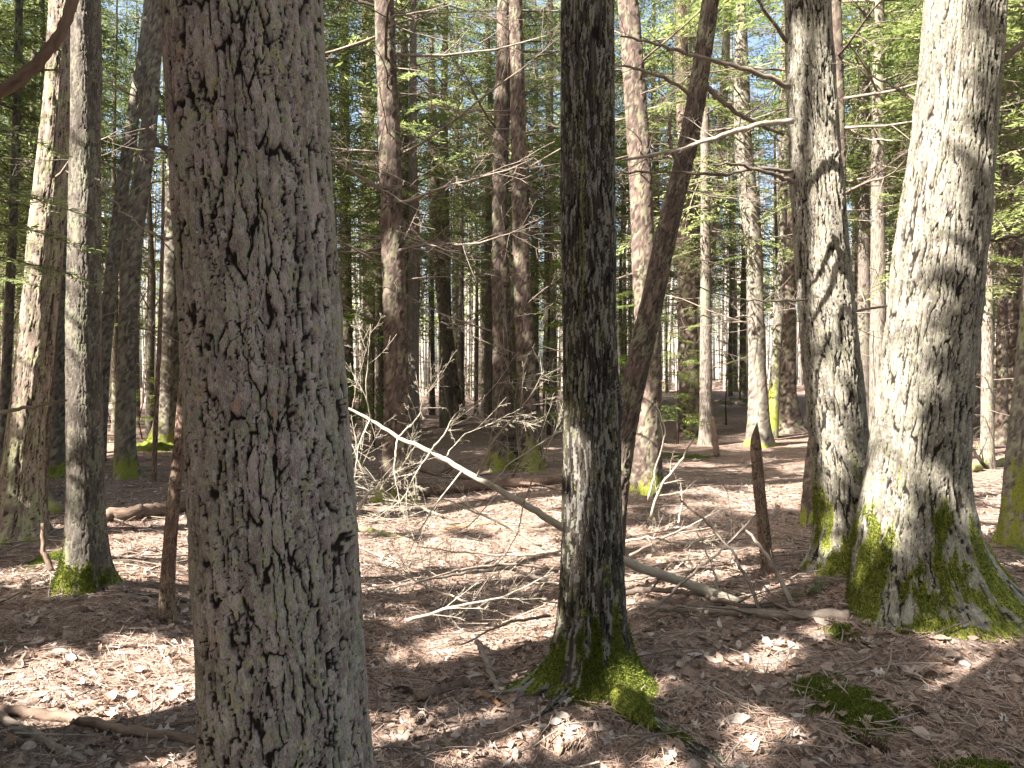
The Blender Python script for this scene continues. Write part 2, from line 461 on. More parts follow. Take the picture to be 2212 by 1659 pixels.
def trunk_mesh(pts, base, z0, z1, zdense, dz, nth, seed, flare=(), fh=0.18, lump=0.05, moss=None, coarse=0.25, bumps=(), field=None, front=None):
    zs = [z0]
    while zs[-1] < z1:
        zs.append(zs[-1] + (dz if zs[-1] < zdense else coarse))
    zs = np.array(zs)
    P = smooth_path(pts, zs)
    th = np.arange(nth) * 2 * np.pi / nth
    if front is not None:                               # finer spacing round the side turned to the photographer
        th = R(front) + np.pi + th + 0.62 * np.sin(th)
    Z = zs[:, None] + 0 * th[None, :]; TH = th[None, :] + 0 * Z
    r = P[:, 2][:, None] + 0 * Z
    ct, stt = np.cos(TH), np.sin(TH)
    r = r * (1 + lump * 2 * (vnoise(ct * 1.3 + 9, stt * 1.3, Z * 1.6, seed) - 0.5) + lump * (vnoise(ct * 3, stt * 3, Z * 4, seed + 1) - 0.5))
    gb = base[2]
    hh = np.clip(Z - gb, -0.3, 50)
    for a, amp in flare:
        lobe = np.clip(np.cos(TH - R(a)), 0, 1) ** 7
        r = r + amp * lobe * np.exp(-np.clip(hh, -0.05, 50) / fh)
    for a, zc, sz, sa, amp in bumps:                    # knots, scars and swellings
        da = np.angle(np.exp(1j * (TH - R(a))))
        r = r + amp * np.exp(-(da / sa) ** 2 - ((Z - zc) / sz) ** 2)
    rad0 = P[:, 2].max()
    bark = np.stack([rad0 * ct + seed * 3.1, rad0 * stt, Z], -1).reshape(-1, 3)
    fields = {}
    if field:
        bh, crk, tone, lic, flk, amp = bark_field(field, np.stack([rad0 * TH, 0 * Z, Z], -1).reshape(-1, 3), seed * 13)
        r = r + (amp * (bh - 0.62)).reshape(r.shape)
        fields = dict(crk=crk, tone=tone, lic=lic, flk=flk)
    X = P[:, 0][:, None] + r * ct - base[0]; Y = P[:, 1][:, None] + r * stt - base[1]
    V = np.stack([X, Y, Z - base[2]], -1).reshape(-1, 3)
    n = len(zs)
    i = np.arange(n - 1)[:, None] * nth; j = np.arange(nth)[None, :]; k = (j + 1) % nth
    Q = np.stack([i + j, i + k, i + nth + k, i + nth + j], -1).reshape(-1, 4)
    mb = MB(); mb.add(V, Q, None, bark)
    ms = np.zeros(V.shape[0])
    if moss:
        mh, streak, side = moss                          # height, streak strength, side angle
        nz = 1.5 * fbm(ct * 2.2 + 4, stt * 2.2, Z * 1.6, seed + 5, 4) - .25
        sd_ = 0.5 + 0.5 * np.cos(TH - R(side))
        ms = np.clip(1.3 - hh / (mh * (0.15 + 1.3 * np.clip(nz, 0, 1)) * (0.55 + 0.6 * sd_)), 0, 1) * (0.35 + 0.65 * sstep(.34, .56, fbm(ct * 5, stt * 5, Z * 6, seed + 7, 3)))
        ms = np.maximum(ms, streak * sd_ * sstep(0.45, 0.8, vnoise(ct * 3, stt * 3, Z * 0.9, seed + 6)))
        ms = ms.ravel()
    me = mb.mesh('trunk', extra=dict(fields, moss=ms))
    return me, V, ms, (zs, P)

def moss_tufts(V, ms, rng, n, parent, cen=None, ln=(0.006, 0.014)):
    idx = np.nonzero(ms > 0.55)[0]
    if len(idx) == 0: return
    idx = rng.choice(idx, n)
    p = V[idx] + rng.normal(0, 0.003, (n, 3))
    out = p.copy(); out[:, 2] = 0
    if cen is not None: out[:, :2] -= cen
    out /= np.linalg.norm(out, axis=1)[:, None] + 1e-6
    out[:, 2] = 0.35
    d = out + rng.normal(0, 0.45, (n, 3)); d /= np.linalg.norm(d, axis=1)[:, None]
    s = np.cross(d, rng.normal(0, 1, (n, 3))); s /= np.linalg.norm(s, axis=1)[:, None]
    L = rng.uniform(ln[0], ln[1], n)[:, None]
    p = p + out * 0.003
    A = p + s * L * 0.28; B = p - s * L * 0.28; T = p + d * L
    V3 = np.stack([A, B, T], 1).reshape(-1, 3)
    mb = MB(); mb.add(V3, None, np.arange(3 * n).reshape(-1, 3), None, np.repeat(rng.uniform(0, 1, n), 3))
    o = obj('moss', mb.mesh('moss'), M['moss'], parent)
    o['kind'] = 'stuff'

class Tree:
    def __init__(s, root, path, base): s.root, s.path, s.base = root, path, base
    def at(s, z):
        zs, P = s.path
        return np.array([np.interp(z, zs, P[:, 0]), np.interp(z, zs, P[:, 1]), z]), float(np.interp(z, zs, P[:, 2]))

def px_tree(name, label, cat, pts, depth, mat, base=None, top=13.0, dens=0.012, nth=None, seed=1, flare=(), fh=0.16, lump=0.05,
            moss=None, tufts=0, lean=0.0, group=None, bumps=(), root=None, dense_top=None, taper=0.55, coarse=0.25, part='trunk', front=None):
    """pts: (px, py, width px) of the trunk in view, at a depth that may change by lean per metre of height"""
    wp = []
    for (x, y, wd) in pts:
        z = CAMZ - (y - CY) / FP * depth
        d = depth + lean * z
        p = W(x, y, d)
        wp.append((p[0], p[1], p[2], wd / FP * d / 2))
    wp.sort(key=lambda a: a[2])
    if base is None: base = (wp[0][0], wp[0][1], G(wp[0][0], wp[0][1]))
    if front is None: front = math.degrees(math.atan2(-base[1], -base[0]))
    lo = wp[0]
    zb = base[2] - 0.12
    if lo[2] > zb: wp.insert(0, (lo[0] + (base[0] - lo[0]), lo[1] + (base[1] - lo[1]), zb, lo[3] * 1.04))
    hi, h2 = wp[-1], wp[-2]
    k = (hi[0] - h2[0]) / max(0.2, hi[2] - h2[2]) * 0.5
    if hi[2] >= top:
        wp += [(hi[0], hi[1], hi[2] + 0.03, hi[3] * 0.8), (hi[0] + hi[3] * .3, hi[1], hi[2] + 0.10 + hi[3], hi[3] * 0.08)]
    if hi[2] < top:
        m = (top - hi[2]) * 0.5
        wp.append((hi[0] + k * m, hi[1], hi[2] + m, hi[3] * (1 + taper) / 2))
        wp.append((hi[0] + k * m, hi[1], top, hi[3] * taper * 0.5))
    zd = dense_top if dense_top else CAMZ + 0.50 * depth + 0.3
    rmax = max(a[3] for a in wp)
    if nth is None: nth = max(12, int(0.55 * 2 * math.pi * rmax / dens))
    me, V, ms, path = trunk_mesh(wp, base, wp[0][2], max(top, wp[-1][2]), zd, dens, nth, seed, flare, fh, lump, moss, coarse, bumps, FIELD.get(mat), front)
    if root is None: root = thing(name, label, cat, base, group)
    off = [base[i] - root.location[i] for i in range(3)]
    tr = obj(part, me, mat, root, off)
    if tufts: moss_tufts(V, ms, np.random.default_rng(seed), tufts, tr, cen=None)
    return Tree(root, path, base)

# ------------------------------------------------------------------ branches
def wiggle_line(rng, start, d, L, n, wob, grav=0.0):
    P = [np.array(start, float)]; d = np.array(d, float); d /= np.linalg.norm(d)
    for i in range(n):
        d = d + rng.normal(0, wob, 3); d[2] += grav
        d /= np.linalg.norm(d)
        P.append(P[-1] + d * L / n)
    return np.array(P)

def grow(mb, rng, start, d, L, r, level, wob=0.09, grav=-0.02, sides=5, nch=7, ang=(35, 65), shrink=0.42, minr=0.0009, flat=0.4, tip=0.12):
    n = max(4, int(8 - level * 1.5))
    P = wiggle_line(rng, start, d, L, n, wob, grav)
    rad = np.linspace(r, max(minr, r * tip), n + 1)
    mb.tube(P, rad, max(3, sides - level), rng.uniform(), cap=(level == 0))
    if level >= 3 or nch < 1: return
    m = rng.poisson(nch) if level else nch
    for i in range(m):
        t = rng.uniform(0.18, 0.98) * n; k = min(int(t), n - 1); f = t - k
        p = P[k] * (1 - f) + P[k + 1] * f
        ax = P[k + 1] - P[k]; ax /= np.linalg.norm(ax)
        s = rng.normal(0, 1, 3); s[2] *= flat; s -= ax * s.dot(ax); s /= np.linalg.norm(s) + 1e-6
        a = R(rng.uniform(*ang))
        dd = ax * math.cos(a) + s * math.sin(a)
        l2 = L * shrink * rng.uniform(0.45, 1.2) * (1.15 - 0.6 * t / n)
        grow(mb, rng, p, dd, l2, max(minr, np.interp(t, range(n + 1), rad) * 0.5), level + 1, wob * 1.15, grav * 0.5, sides, nch * 0.55, ang, shrink, minr, flat, tip)

def dead_branch_meshes(n, seed, nch=8, **kw):
    out = []
    for i in range(n):
        rng = np.random.default_rng(seed + i); mb = MB()
        grow(mb, rng, (0, 0, 0), (1, 0, 0.05), 1.0, 0.0085, 0, wob=0.08, grav=rng.uniform(-0.05, 0.02), nch=nch, **kw)
        out.append(mb.mesh('branch'))
    return out
DEADB = dead_branch_meshes(8, 100, 8)
SPARSE = dead_branch_meshes(5, 140, 4)

def add_branches(tr, rng, n, zlo, zhi, ln, meshes=None, mat=None, az=None, pitch=(-15, 25), stub=0.0):
    for i in range(n):
        z = rng.uniform(zlo, zhi)
        c, r = tr.at(z)
        a = R(rng.uniform(*az)) if az else rng.uniform(0, 2 * math.pi)
        p = c + np.array([math.cos(a), math.sin(a), 0]) * r * 0.7 - np.array(tr.root.location)
        L = rng.uniform(*ln) * (0.25 if rng.uniform() < stub else 1.0)
        me = (meshes or DEADB)[rng.integers(len(meshes or DEADB))]
        if not me.materials: me.materials.append(M['dead'])
        obj('branch', me, None, tr.root, p, (rng.uniform(-0.5, 0.5), -R(rng.uniform(*pitch)), a), (L, L, L))

def px_line(pts):
    return np.array([W(x, y, d) for x, y, d in pts])

def dense_line(P, n, rng=None, jit=0.0):
    P = np.asarray(P, float)
    t = np.linspace(0, len(P) - 1, n)
    Q = np.stack([np.interp(t, np.arange(len(P)), P[:, c]) for c in range(3)], 1)
    for _ in range(max(1, n // 12)):
        Q[1:-1] = 0.25 * Q[:-2] + 0.5 * Q[1:-1] + 0.25 * Q[2:]
    if rng is not None and jit:
        Q[1:-1] += rng.normal(0, jit, (n - 2, 3))
    return Q

def px_branch(parent, pts, w0, w1, mat, seed=0, nch=0, name='branch', label=None, cat=None, sides=7, child=0.35, flat=1.0, jit=0.004, group=None, ang=(30, 60), lift_ground=False):
    """a branch along points (px, py, depth); widths in px at its two ends"""
    rng = np.random.default_rng(seed)
    P = px_line(pts)
    base = P[0].copy()
    Q = dense_line(P, max(10, 5 * len(P)), rng, jit)
    r0 = w0 / FP * pts[0][2] / 2; r1 = w1 / FP * pts[-1][2] / 2
    rad = np.linspace(r0, r1, len(Q)) * (1 + 0.22 * (vnoise(np.arange(len(Q)) / 3.0, seed + .5, 0, 9) - .5))
    mb = MB()
    org = np.array(parent.location) if parent is not None else base
    mb.tube(Q - org, rad, sides, rng.uniform())
    L = np.linalg.norm(P[-1] - P[0])
    for i in range(nch):
        t = rng.uniform(0.2, 1.0) * (len(Q) - 1); k = min(int(t), len(Q) - 2)
        ax = Q[k + 1] - Q[k]; ax /= np.linalg.norm(ax) + 1e-9
        s = rng.normal(0, 1, 3); s[2] *= flat; s -= ax * s.dot(ax); s /= np.linalg.norm(s) + 1e-6
        a = R(rng.uniform(*ang))
        grow(mb, rng, Q[k] - org, ax * math.cos(a) + s * math.sin(a), L * child * rng.uniform(0.5, 1.2), max(0.0011, rad[k] * 0.34), 1, 0.05, 0.0, 5, 5, (30, 60))
    me = mb.mesh(name)
    if parent is not None: return obj(name, me, mat, parent)
    return tag(obj(name, me, mat, None, base), label, cat, group)

# ------------------------------------------------------------------ the big trees in front
pine = px_tree('pine_tree', 'thick pine with scaly pink-grey lichen-spotted bark, nearest trunk', 'tree',
    [(517, -60, 338), (520, 0, 336), (535, 200, 330), (550, 400, 330), (562, 600, 332), (571, 800, 334), (583, 1000, 334), (598, 1200, 340), (613, 1430, 346), (626, 1659, 360), (640, 1900, 385)],
    1.95, M['pine'], base=(-0.52, 1.95, G(-0.52, 1.95)), top=15, dens=0.0040, nth=160, front=-75, seed=4, flare=((200, .06), (330, .07), (80, .05)), fh=0.2,
    lump=0.03, moss=(0.42, 0.22, 300), dense_top=2.75, bumps=[(-12, 1.20, 0.05, 0.14, 0.016), (-14, 1.13, 0.03, 0.12, -0.012)])
px_branch(pine.root, [(372, 330, 1.95), (345, 312, 1.97), (318, 270, 2.0), (300, 215, 2.02), (284, 160, 2.05)], 13, 3, M['grey_wood'], 5, 0)
px_branch(pine.root, [(395, 510, 1.95), (350, 512, 1.97), (305, 492, 2.0), (268, 462, 2.02), (238, 428, 2.05)], 6, 2, M['twig'], 6, 3, child=0.25)

MD = 4.05
maple = px_tree('maple_tree', 'dark upright maple with long shaggy bark and a mossy foot, centre', 'tree',
    [(1267, -60, 112), (1268, 0, 112), (1270, 300, 114), (1272, 600, 117), (1275, 800, 121), (1277, 1000, 127), (1278, 1200, 132), (1280, 1350, 142), (1280, 1480, 160)],
    MD, M['maple'], base=(0.405, MD, G(0.405, MD)), top=14, dens=0.0072, seed=11, lump=0.06, fh=0.105,
    flare=((188, .15), (250, .09), (285, .08), (322, .17), (20, .07), (95, .1)), moss=(0.42, 0.55, 290), tufts=26000, dense_top=3.75,
    bumps=[(-8, CAMZ - 0.09, 0.10, 0.16, 0.022), (-22, CAMZ - 0.05, 0.14, 0.06, -0.02)])

OD = 5.25
ob = (2.47, OD, G(2.47, OD))
oak = px_tree('oak_tree', 'double-trunked oak with pale furrowed bark and mossy base, right', 'tree',
    [(1740, -80, 92), (1743, 0, 95), (1752, 200, 104), (1764, 400, 109), (1779, 600, 114), (1794, 750, 118), (1808, 900, 122), (1824, 1050, 124), (1836, 1150, 126), (1845, 1300, 140)],
    OD + 0.35, M['oak'], base=ob, top=14, dens=0.0080, seed=21, lump=0.05, fh=0.2, flare=((190, .14), (240, .20), (280, .12)), moss=(0.95, 0.30, 320), tufts=22000, dense_top=4.45)
oakB = px_tree('oak_tree', None, None,
    [(2090, -80, 152), (2083, 0, 155), (2068, 200, 158), (2047, 400, 170), (2028, 560, 184), (2008, 720, 190), (1990, 870, 194), (1974, 1000, 198), (1963, 1120, 206), (1962, 1220, 222), (1965, 1330, 250)],
    OD - 0.47, M['oak'], base=(ob[0] - 0.10, OD - 0.47, ob[2] - 0.05), top=14, dens=0.0080, seed=24, lump=0.06, fh=0.24, root=oak.root,
    flare=((222, .16), (258, .12), (296, .22), (338, .36), (30, .2)), moss=(0.95, 0.2, 245), tufts=26000, dense_top=4.45)

def root_tube(tree, pts, r0, r1, mat, seed, mossy=True, tufts=5000):
    """a surface root along ground points (x, y), sunk half way, in the tree's own space"""
    rng = np.random.default_rng(seed)
    n, sd_ = 110, 44
    P = dense_line(np.array([[x, y, 0] for x, y in pts]), n, rng, 0.001)
    rad = (r1 + (r0 - r1) * np.linspace(1, 0, n) ** 1.5) * (1 + 0.35 * (vnoise(np.arange(n) / 14, seed, 0, 3) - 0.5))
    P[:, 2] = gz(P[:, 0], P[:, 1]) + rad * np.linspace(0.35, -0.7, n)
    mb = MB(); mb.tube(P - np.array(tree.root.location), rad, sd_, 0.3)
    V = mb.v[0]
    cen = np.vstack([np.repeat(P, sd_, axis=0), P[[0, -1]]]) - np.array(tree.root.location)
    V += (V - cen) * (0.9 * (fbm(V[:, 0] * 11, V[:, 1] * 11, V[:, 2] * 11, seed, 4) - .5))[:, None]
    t = np.repeat(np.linspace(0, 1, n), sd_); t = np.concatenate([t, [0, 1]])
    ms = np.clip(1.1 - 1.1 * t + 1.2 * (vnoise(V[:, 0] * 8, V[:, 1] * 8, V[:, 2] * 8, seed) - 0.4), 0, 1) * (1.0 if mossy else 0.3)
    bh, crk, tone, lic, flk, amp = bark_field(FIELD[mat], np.stack([np.arctan2(mb.b[0][:, 1], mb.b[0][:, 0]) * r0, 0 * t, mb.b[0][:, 2]], 1), seed)
    o = obj('root', mb.mesh('root', extra=dict(moss=ms, crk=crk, tone=tone, lic=lic, flk=flk)), mat, tree.root)
    if tufts: moss_tufts(V, ms, rng, tufts, o)
def gxy(px, py):
    p = GP(px, py); return (p[0], p[1])
root_tube(maple, [(0.48, MD - 0.06), gxy(1370, 1545), gxy(1440, 1585), gxy(1530, 1640), gxy(1600, 1690)], 0.085, 0.035, M['maple'], 31, tufts=9000)
root_tube(maple, [(0.36, MD + 0.0), gxy(1180, 1465), gxy(1120, 1478), gxy(1060, 1490)], 0.075, 0.02, M['maple'], 32, tufts=4000)
root_tube(maple, [(0.38, MD - 0.08), gxy(1200, 1525), gxy(1168, 1545)], 0.07, 0.02, M['maple'], 33, False, 0)
root_tube(oakB, [(2.60, OD - 0.22), (2.78, OD - 0.2), gxy(2125, 1338), gxy(2205, 1362), gxy(2320, 1400)], 0.19, 0.07, M['oak'], 34, True, 9000)
# limbs of the double oak that cross the view
for i, (pts, w0, w1, nch, m) in enumerate([
    ([(1712, 262, 5.1), (1640, 268, 5.0), (1560, 292, 4.9), (1460, 325, 4.9), (1350, 345, 4.9)], 17, 9, 4, 'grey_wood'),
    ([(1712, 370, 5.2), (1640, 362, 5.1), (1560, 378, 5.1), (1450, 372, 5.1), (1340, 372, 5.1)], 12, 6, 5, 'dead'),
    ([(1706, 188, 5.2), (1620, 150, 5.1), (1500, 120, 5.0), (1420, 95, 5.0), (1340, 78, 5.0)], 16, 6, 7, 'dead'),
    ([(1720, 395, 5.2), (1660, 375, 5.0), (1590, 352, 4.9), (1540, 355, 4.8)], 14, 6, 4, 'dead'),
    ([(1700, 90, 5.2), (1650, 20, 5.1), (1600, -60, 5.0)], 12, 6, 5, 'dead'),
    ([(1745, 648, 5.3), (1650, 652, 5.2), (1580, 645, 5.1), (1480, 610, 5.1), (1420, 560, 5.1)], 7, 2, 4, 'dead'),
    ([(2095, 163, 4.95), (2150, 140, 4.8), (2230, 80, 4.7), (2300, 40, 4.6)], 24, 16, 2, 'grey_wood'),
    ([(2128, 292, 5.0), (2170, 286, 4.9), (2250, 262, 4.8)], 10, 6, 2, 'grey_wood'),
    ([(2085, 584, 4.95), (2118, 579, 4.85)], 9, 7, 0, 'twig'),
    ([(2110, 525, 5.0), (2170, 515, 4.9), (2260, 500, 4.8)], 10, 6, 2, 'dead'),
    ([(1990, 225, 5.2), (1940, 190, 5.3), (1880, 165, 5.4), (1820, 130, 5.5)], 9, 3, 5, 'dead'),
    ([(1958, 578, 5.0), (1985, 600, 4.98), (2010, 640, 4.96), (2038, 668, 4.94)], 3, 6, 0, 'dead'),
    ([(1815, 298, 5.2), (1870, 300, 5.0), (1930, 302, 4.9)], 5, 2, 0, 'twig')]):
    px_branch(oak.root, pts, w0 * 0.75, w1 * 0.7, M[m], 300 + i, nch, child=0.3)

# ------------------------------------------------------------------ other trees one can name
rngB = np.random.default_rng(77)
def named(label, pts, depth, mat, n=0, z=(1.0, 6.0), ln=(0.8, 1.8), base=None, seed=1, top=13, moss=None, flare=True, lean=0.0, meshes=None, az=None, name='hardwood_tree', tufts=0, dens=None, lump=0.06, stub=0.15, bumps=(), wk=1.0):
    if base is None:
        x, y, wd = pts[-1]
        base = GP(x, y)
    d = depth if depth else base[1]
    if depth is None: pass
    base = (base[0], d, G(base[0], d))
    pts = [(a, b, c * wk) for a, b, c in pts]
    wr = max(p[2] for p in pts) / FP * d / 2
    fl = [(a + seed * 17, wr * k) for a, k in ((200, .6), (265, .5), (320, .7), (60, .6))] if flare else ()
    t = px_tree(name, label, 'tree', pts, d, mat, base, top, dens or max(0.012, d * 0.0036), None, seed, fl, max(0.08, wr * 0.9), lump, moss, tufts, lean, bumps=bumps)
    if n: add_branches(t, rngB, n, z[0], z[1], ln, meshes, None, az, stub=stub)
    return t

T7 = named('slim straight hardwood with flaking pale bark, mossy foot, left foreground',
    [(186, -60, 58), (186, 200, 59), (185, 370, 62), (181, 450, 66), (180, 600, 68), (179, 750, 71), (182, 900, 68), (184, 1050, 72), (185, 1150, 78), (183, 1265, 92)],
    None, M['grey'], 0, seed=41, moss=(0.30, 0.05, 250), tufts=9000, dens=0.0085, bumps=[(300, 3.05, 0.07, 0.8, 0.012)])
px_branch(T7.root, [(205, 1265, 5.7), (225, 1285, 5.6), (250, 1300, 5.5)], 40, 12, M['moss_log'], 8, 0, name='root')
T8 = named('leaning weathered trunk split in two tones, behind the slim hardwood at left',
    [(140, -60, 60), (137, 0, 60), (126, 250, 72), (108, 430, 78), (92, 600, 80), (72, 800, 82), (55, 950, 84), (45, 1080, 92), (42, 1160, 110)],
    None, M['split'], 4, (2.0, 6.0), (0.8, 1.6), seed=43, wk=0.9, moss=(0.1, 0.35, 90), dens=0.013, lump=0.09)
px_tree('split', None, None, [(128, 420, 26), (112, 640, 34), (98, 850, 34), (84, 1030, 36), (78, 1150, 44)], 7.55, M['red'], base=(-4.47, 7.55, G(-4.47, 7.55)), top=4.6,
        dens=0.016, seed=44, root=T8.root, part='split_stem')
T9 = named('straight smooth grey trunk between two left trunks, further back', [(128, -60, 36), (128, 400, 40), (126, 650, 42), (125, 850, 44), (124, 1005, 52)], None, M['grey'], 6, seed=45)
T10 = named('mossy crooked trunk left of the thick pine', [(342, -60, 34), (338, 60, 36), (322, 280, 40), (305, 400, 46), (290, 470, 52), (281, 600, 50), (275, 750, 48), (271, 900, 50), (269, 1030, 60)],
    None, M['grey'], 9, (2.2, 7), (0.8, 1.8), seed=47, wk=0.8, moss=(0.9, 0.6, 200))
T11 = named('thin leaning trunk crossing behind the slim left hardwood', [(328, -60, 28), (318, 60, 29), (296, 200, 31), (272, 350, 32), (248, 520, 34), (232, 680, 34), (222, 800, 35), (212, 1000, 38)],
    None, M['grey'], 5, (2.5, 6.5), (0.7, 1.4), seed=48, wk=0.8, flare=False)
T12 = named('thin dead reddish stem standing just left of the thick pine', [(402, 760, 21), (398, 820, 22), (388, 950, 24), (373, 1100, 27), (363, 1220, 29), (360, 1345, 34)], None, M['stem'], 3, (1.0, 2.4), (0.3, 0.6),
    seed=49, top=3.0, name='dead_tree', dens=0.008, meshes=SPARSE)
T13 = named('reddish hemlock trunk just right of the thick pine', [(827, -60, 42), (829, 0, 43), (838, 220, 46), (846, 420, 50), (852, 620, 52), (856, 820, 54), (855, 1000, 56), (852, 1080, 74)],
    None, M['red'], 46, (1.8, 7), (1.0, 2.8), seed=51, name='hemlock_tree', moss=(0.35, 0.1, 200), stub=0.1)
T14 = named('dark trunk on the left of the close pair behind the pale dead sapling', [(1092, -60, 38), (1088, 100, 40), (1082, 350, 44), (1080, 550, 48), (1084, 750, 52), (1087, 900, 58), (1088, 1010, 78)],
    None, M['red'], 22, (2.0, 8.5), (0.8, 2.4), seed=53, wk=0.8, name='hemlock_tree', moss=(0.5, 0.3, 180))
T15 = named('reddish trunk on the right of the close pair behind the pale dead sapling', [(1112, -60, 36), (1115, 50, 38), (1120, 300, 42), (1125, 550, 46), (1134, 760, 50), (1146, 920, 54), (1152, 1015, 70)],
    None, M['red'], 26, (2.0, 8.5), (0.8, 2.6), seed=54, wk=0.8, name='hemlock_tree', moss=(0.6, 0.2, 300))
T4 = named('curving grey trunk just right of the dark maple', [(1350, -60, 44), (1357, 0, 45), (1372, 200, 48), (1384, 380, 50), (1390, 560, 52), (1400, 700, 54), (1402, 800, 56), (1397, 930, 60), (1394, 1060, 76)],
    None, M['red'], 16, (2.2, 7), (0.8, 2.2), seed=55, moss=(0.3, 0.2, 0))
T3 = named('reddish thin trunk leaning out from behind the dark maple', [(1545, -80, 36), (1535, 0, 37), (1515, 150, 40), (1490, 300, 43), (1464, 400, 46), (1438, 510, 48), (1412, 640, 50), (1384, 760, 52), (1358, 880, 52), (1338, 1000, 54), (1322, 1120, 56)],
    5.6, M['red'], 0, base=(0.69, 5.6, 0), seed=57, top=7.5, flare=False, dens=0.012)
px_branch(T3.root, [(1470, 372, 5.55), (1452, 330, 5.5), (1445, 285, 5.5), (1450, 245, 5.5)], 13, 5, M['dead'], 61, 1)
px_branch(T3.root, [(1515, 175, 5.6), (1570, 230, 5.7), (1620, 262, 5.8), (1690, 290, 5.9)], 14, 6, M['dead'], 62, 7)
px_branch(T3.root, [(1505, 215, 5.6), (1440, 170, 5.5), (1380, 150, 5.4), (1330, 140, 5.4)], 10, 4, M['dead'], 63, 6)
T16 = named('dark upright trunk, left of a forked pair beyond the clearing', [(1472, 120, 30), (1478, 300, 34), (1480, 450, 40), (1483, 620, 42), (1488, 800, 44), (1496, 945, 54)], None, M['red'], 22, (3, 9), (0.8, 2.6), seed=58, name='hemlock_tree')
T17 = named('slender pale stem curving away from the dark forked pair', [(1556, 340, 22), (1545, 450, 23), (1530, 560, 24), (1518, 680, 25), (1508, 800, 27), (1502, 935, 32)], None, M['grey'], 4, (4, 9), (0.8, 1.6), seed=59, flare=False)
T18 = named('crooked dark trunk with pale mossy foot, left of the double oak', [(1602, 180, 34), (1606, 330, 38), (1618, 440, 42), (1628, 520, 36), (1632, 680, 36), (1636, 820, 38), (1640, 965, 50)], None, M['grey'], 22, (2.2, 7.5), (0.8, 2.4), seed=60, top=10, moss=(0.2, 0.1, 200))
T18b = named('thin dark dead stem rising in the clearing left of the double oak', [(1632, 955, 24), (1640, 1060, 26), (1650, 1150, 27), (1660, 1240, 31)], None, M['stem'], 2, (0.6, 1.1), (0.3, 0.5), seed=63, top=0.9, name='dead_tree', dens=0.009, flare=False, meshes=SPARSE)
T19 = named('stout dark trunk close behind the double oak, on its left', [(1702, 300, 36), (1700, 500, 38), (1698, 700, 42), (1696, 850, 46), (1694, 930, 62)], None, M['red'], 24, (3, 9), (0.8, 2.6), seed=64, name='hemlock_tree')
T19b = named('slim mossy pale stem beside the stout dark trunk', [(1690, 520, 18), (1684, 650, 20), (1676, 780, 21), (1668, 945, 26)], None, M['grey'], 3, (3, 7), (0.6, 1.4), seed=65, flare=False, moss=(2.5, 0.5, 200))
T20 = named('reddish trunk showing behind the left stem of the double oak', [(1800, -60, 28), (1808, 200, 30), (1812, 420, 32), (1795, 700, 36), (1765, 950, 38), (1748, 1135, 44)], None, M['red'], 26, (2.2, 6), (1.0, 2.4), seed=66, name='hemlock_tree', moss=(0.3, 0.1, 250))
T21 = named('mossy trunk cut off by the right edge of the view', [(2240, 700, 66), (2222, 900, 70), (2208, 1040, 74), (2215, 1180, 96)], None, M['grey'], 0, seed=67, moss=(1.2, 0.6, 220), tufts=3000)
T22 = named('dark hemlock trunk near the right edge behind the double oak', [(2172, -60, 30), (2178, 300, 34), (2186, 600, 38), (2196, 800, 40), (2200, 960, 50)], None, M['red'], 22, (2.5, 9), (1.0, 2.4), seed=68, name='hemlock_tree')
T23 = named('stout grey trunk right of the double oak, far side of the hollow', [(2120, 300, 34), (2116, 600, 38), (2114, 800, 40), (2114, 940, 50)], None, M['grey'], 8, (3, 9), (1, 2), seed=69)
T24 = named('thin dark trunk between the double oak and the right edge', [(2168, 500, 20), (2165, 700, 22), (2163, 960, 28)], None, M['red'], 9, (3, 9), (0.8, 2), seed=70, name='hemlock_tree')
T25 = named('dark thin trunk nearest the right side of the thick pine', [(742, -60, 20), (744, 300, 22), (748, 600, 24), (752, 920, 28)], None, M['red'], 14, (3, 9), (0.8, 2.0), seed=71, name='hemlock_tree')
T26 = named('dark trunk left of the reddish hemlock, right of the thick pine', [(792, -60, 26), (794, 300, 28), (800, 600, 31), (802, 890, 38)], None, M['red'], 16, (3, 9), (0.8, 2.2), seed=72, name='hemlock_tree')
T27 = named('dark trunk half hidden behind the reddish hemlock', [(868, -60, 22), (872, 300, 24), (876, 600, 25), (880, 930, 30)], None, M['red'], 14, (3, 9), (0.8, 2.2), seed=73, name='hemlock_tree')
T28 = named('dark leaning trunk between the reddish hemlock and the close pair', [(935, 300, 22), (948, 560, 26), (962, 700, 28), (976, 820, 29), (986, 905, 36)], None, M['red'], 10, (3, 9), (0.8, 2.0), seed=74, name='hemlock_tree')
T29 = named('thin pale stem standing against the far left edge', [(42, -60, 15), (38, 200, 17), (28, 480, 18), (14, 800, 20), (4, 1010, 26)], None, M['grey'], 9, (2.5, 7), (0.7, 1.7), seed=75, flare=False)
T30 = named('short mossy-footed trunk partly hidden left of the thick pine', [(368, 780, 40), (364, 880, 46), (360, 955, 62)], None, M['grey'], 0, seed=76, moss=(0.7, 0.3, 250))
T31 = named('thin brown dead pole between the crooked mossy trunk and the pine', [(352, 480, 7), (346, 700, 9), (338, 880, 10), (332, 1040, 11)], None, M['stem'], 5, (1.5, 4), (0.3, 0.8), seed=78, top=4.5, name='dead_tree', flare=False, meshes=SPARSE)
NAMED_ALL = [T7, T8, T9, T10, T11, T13, T14, T15, T4, T3, T16, T17, T19, T20, T22, T23, T25, T26, T27, T28, T29]

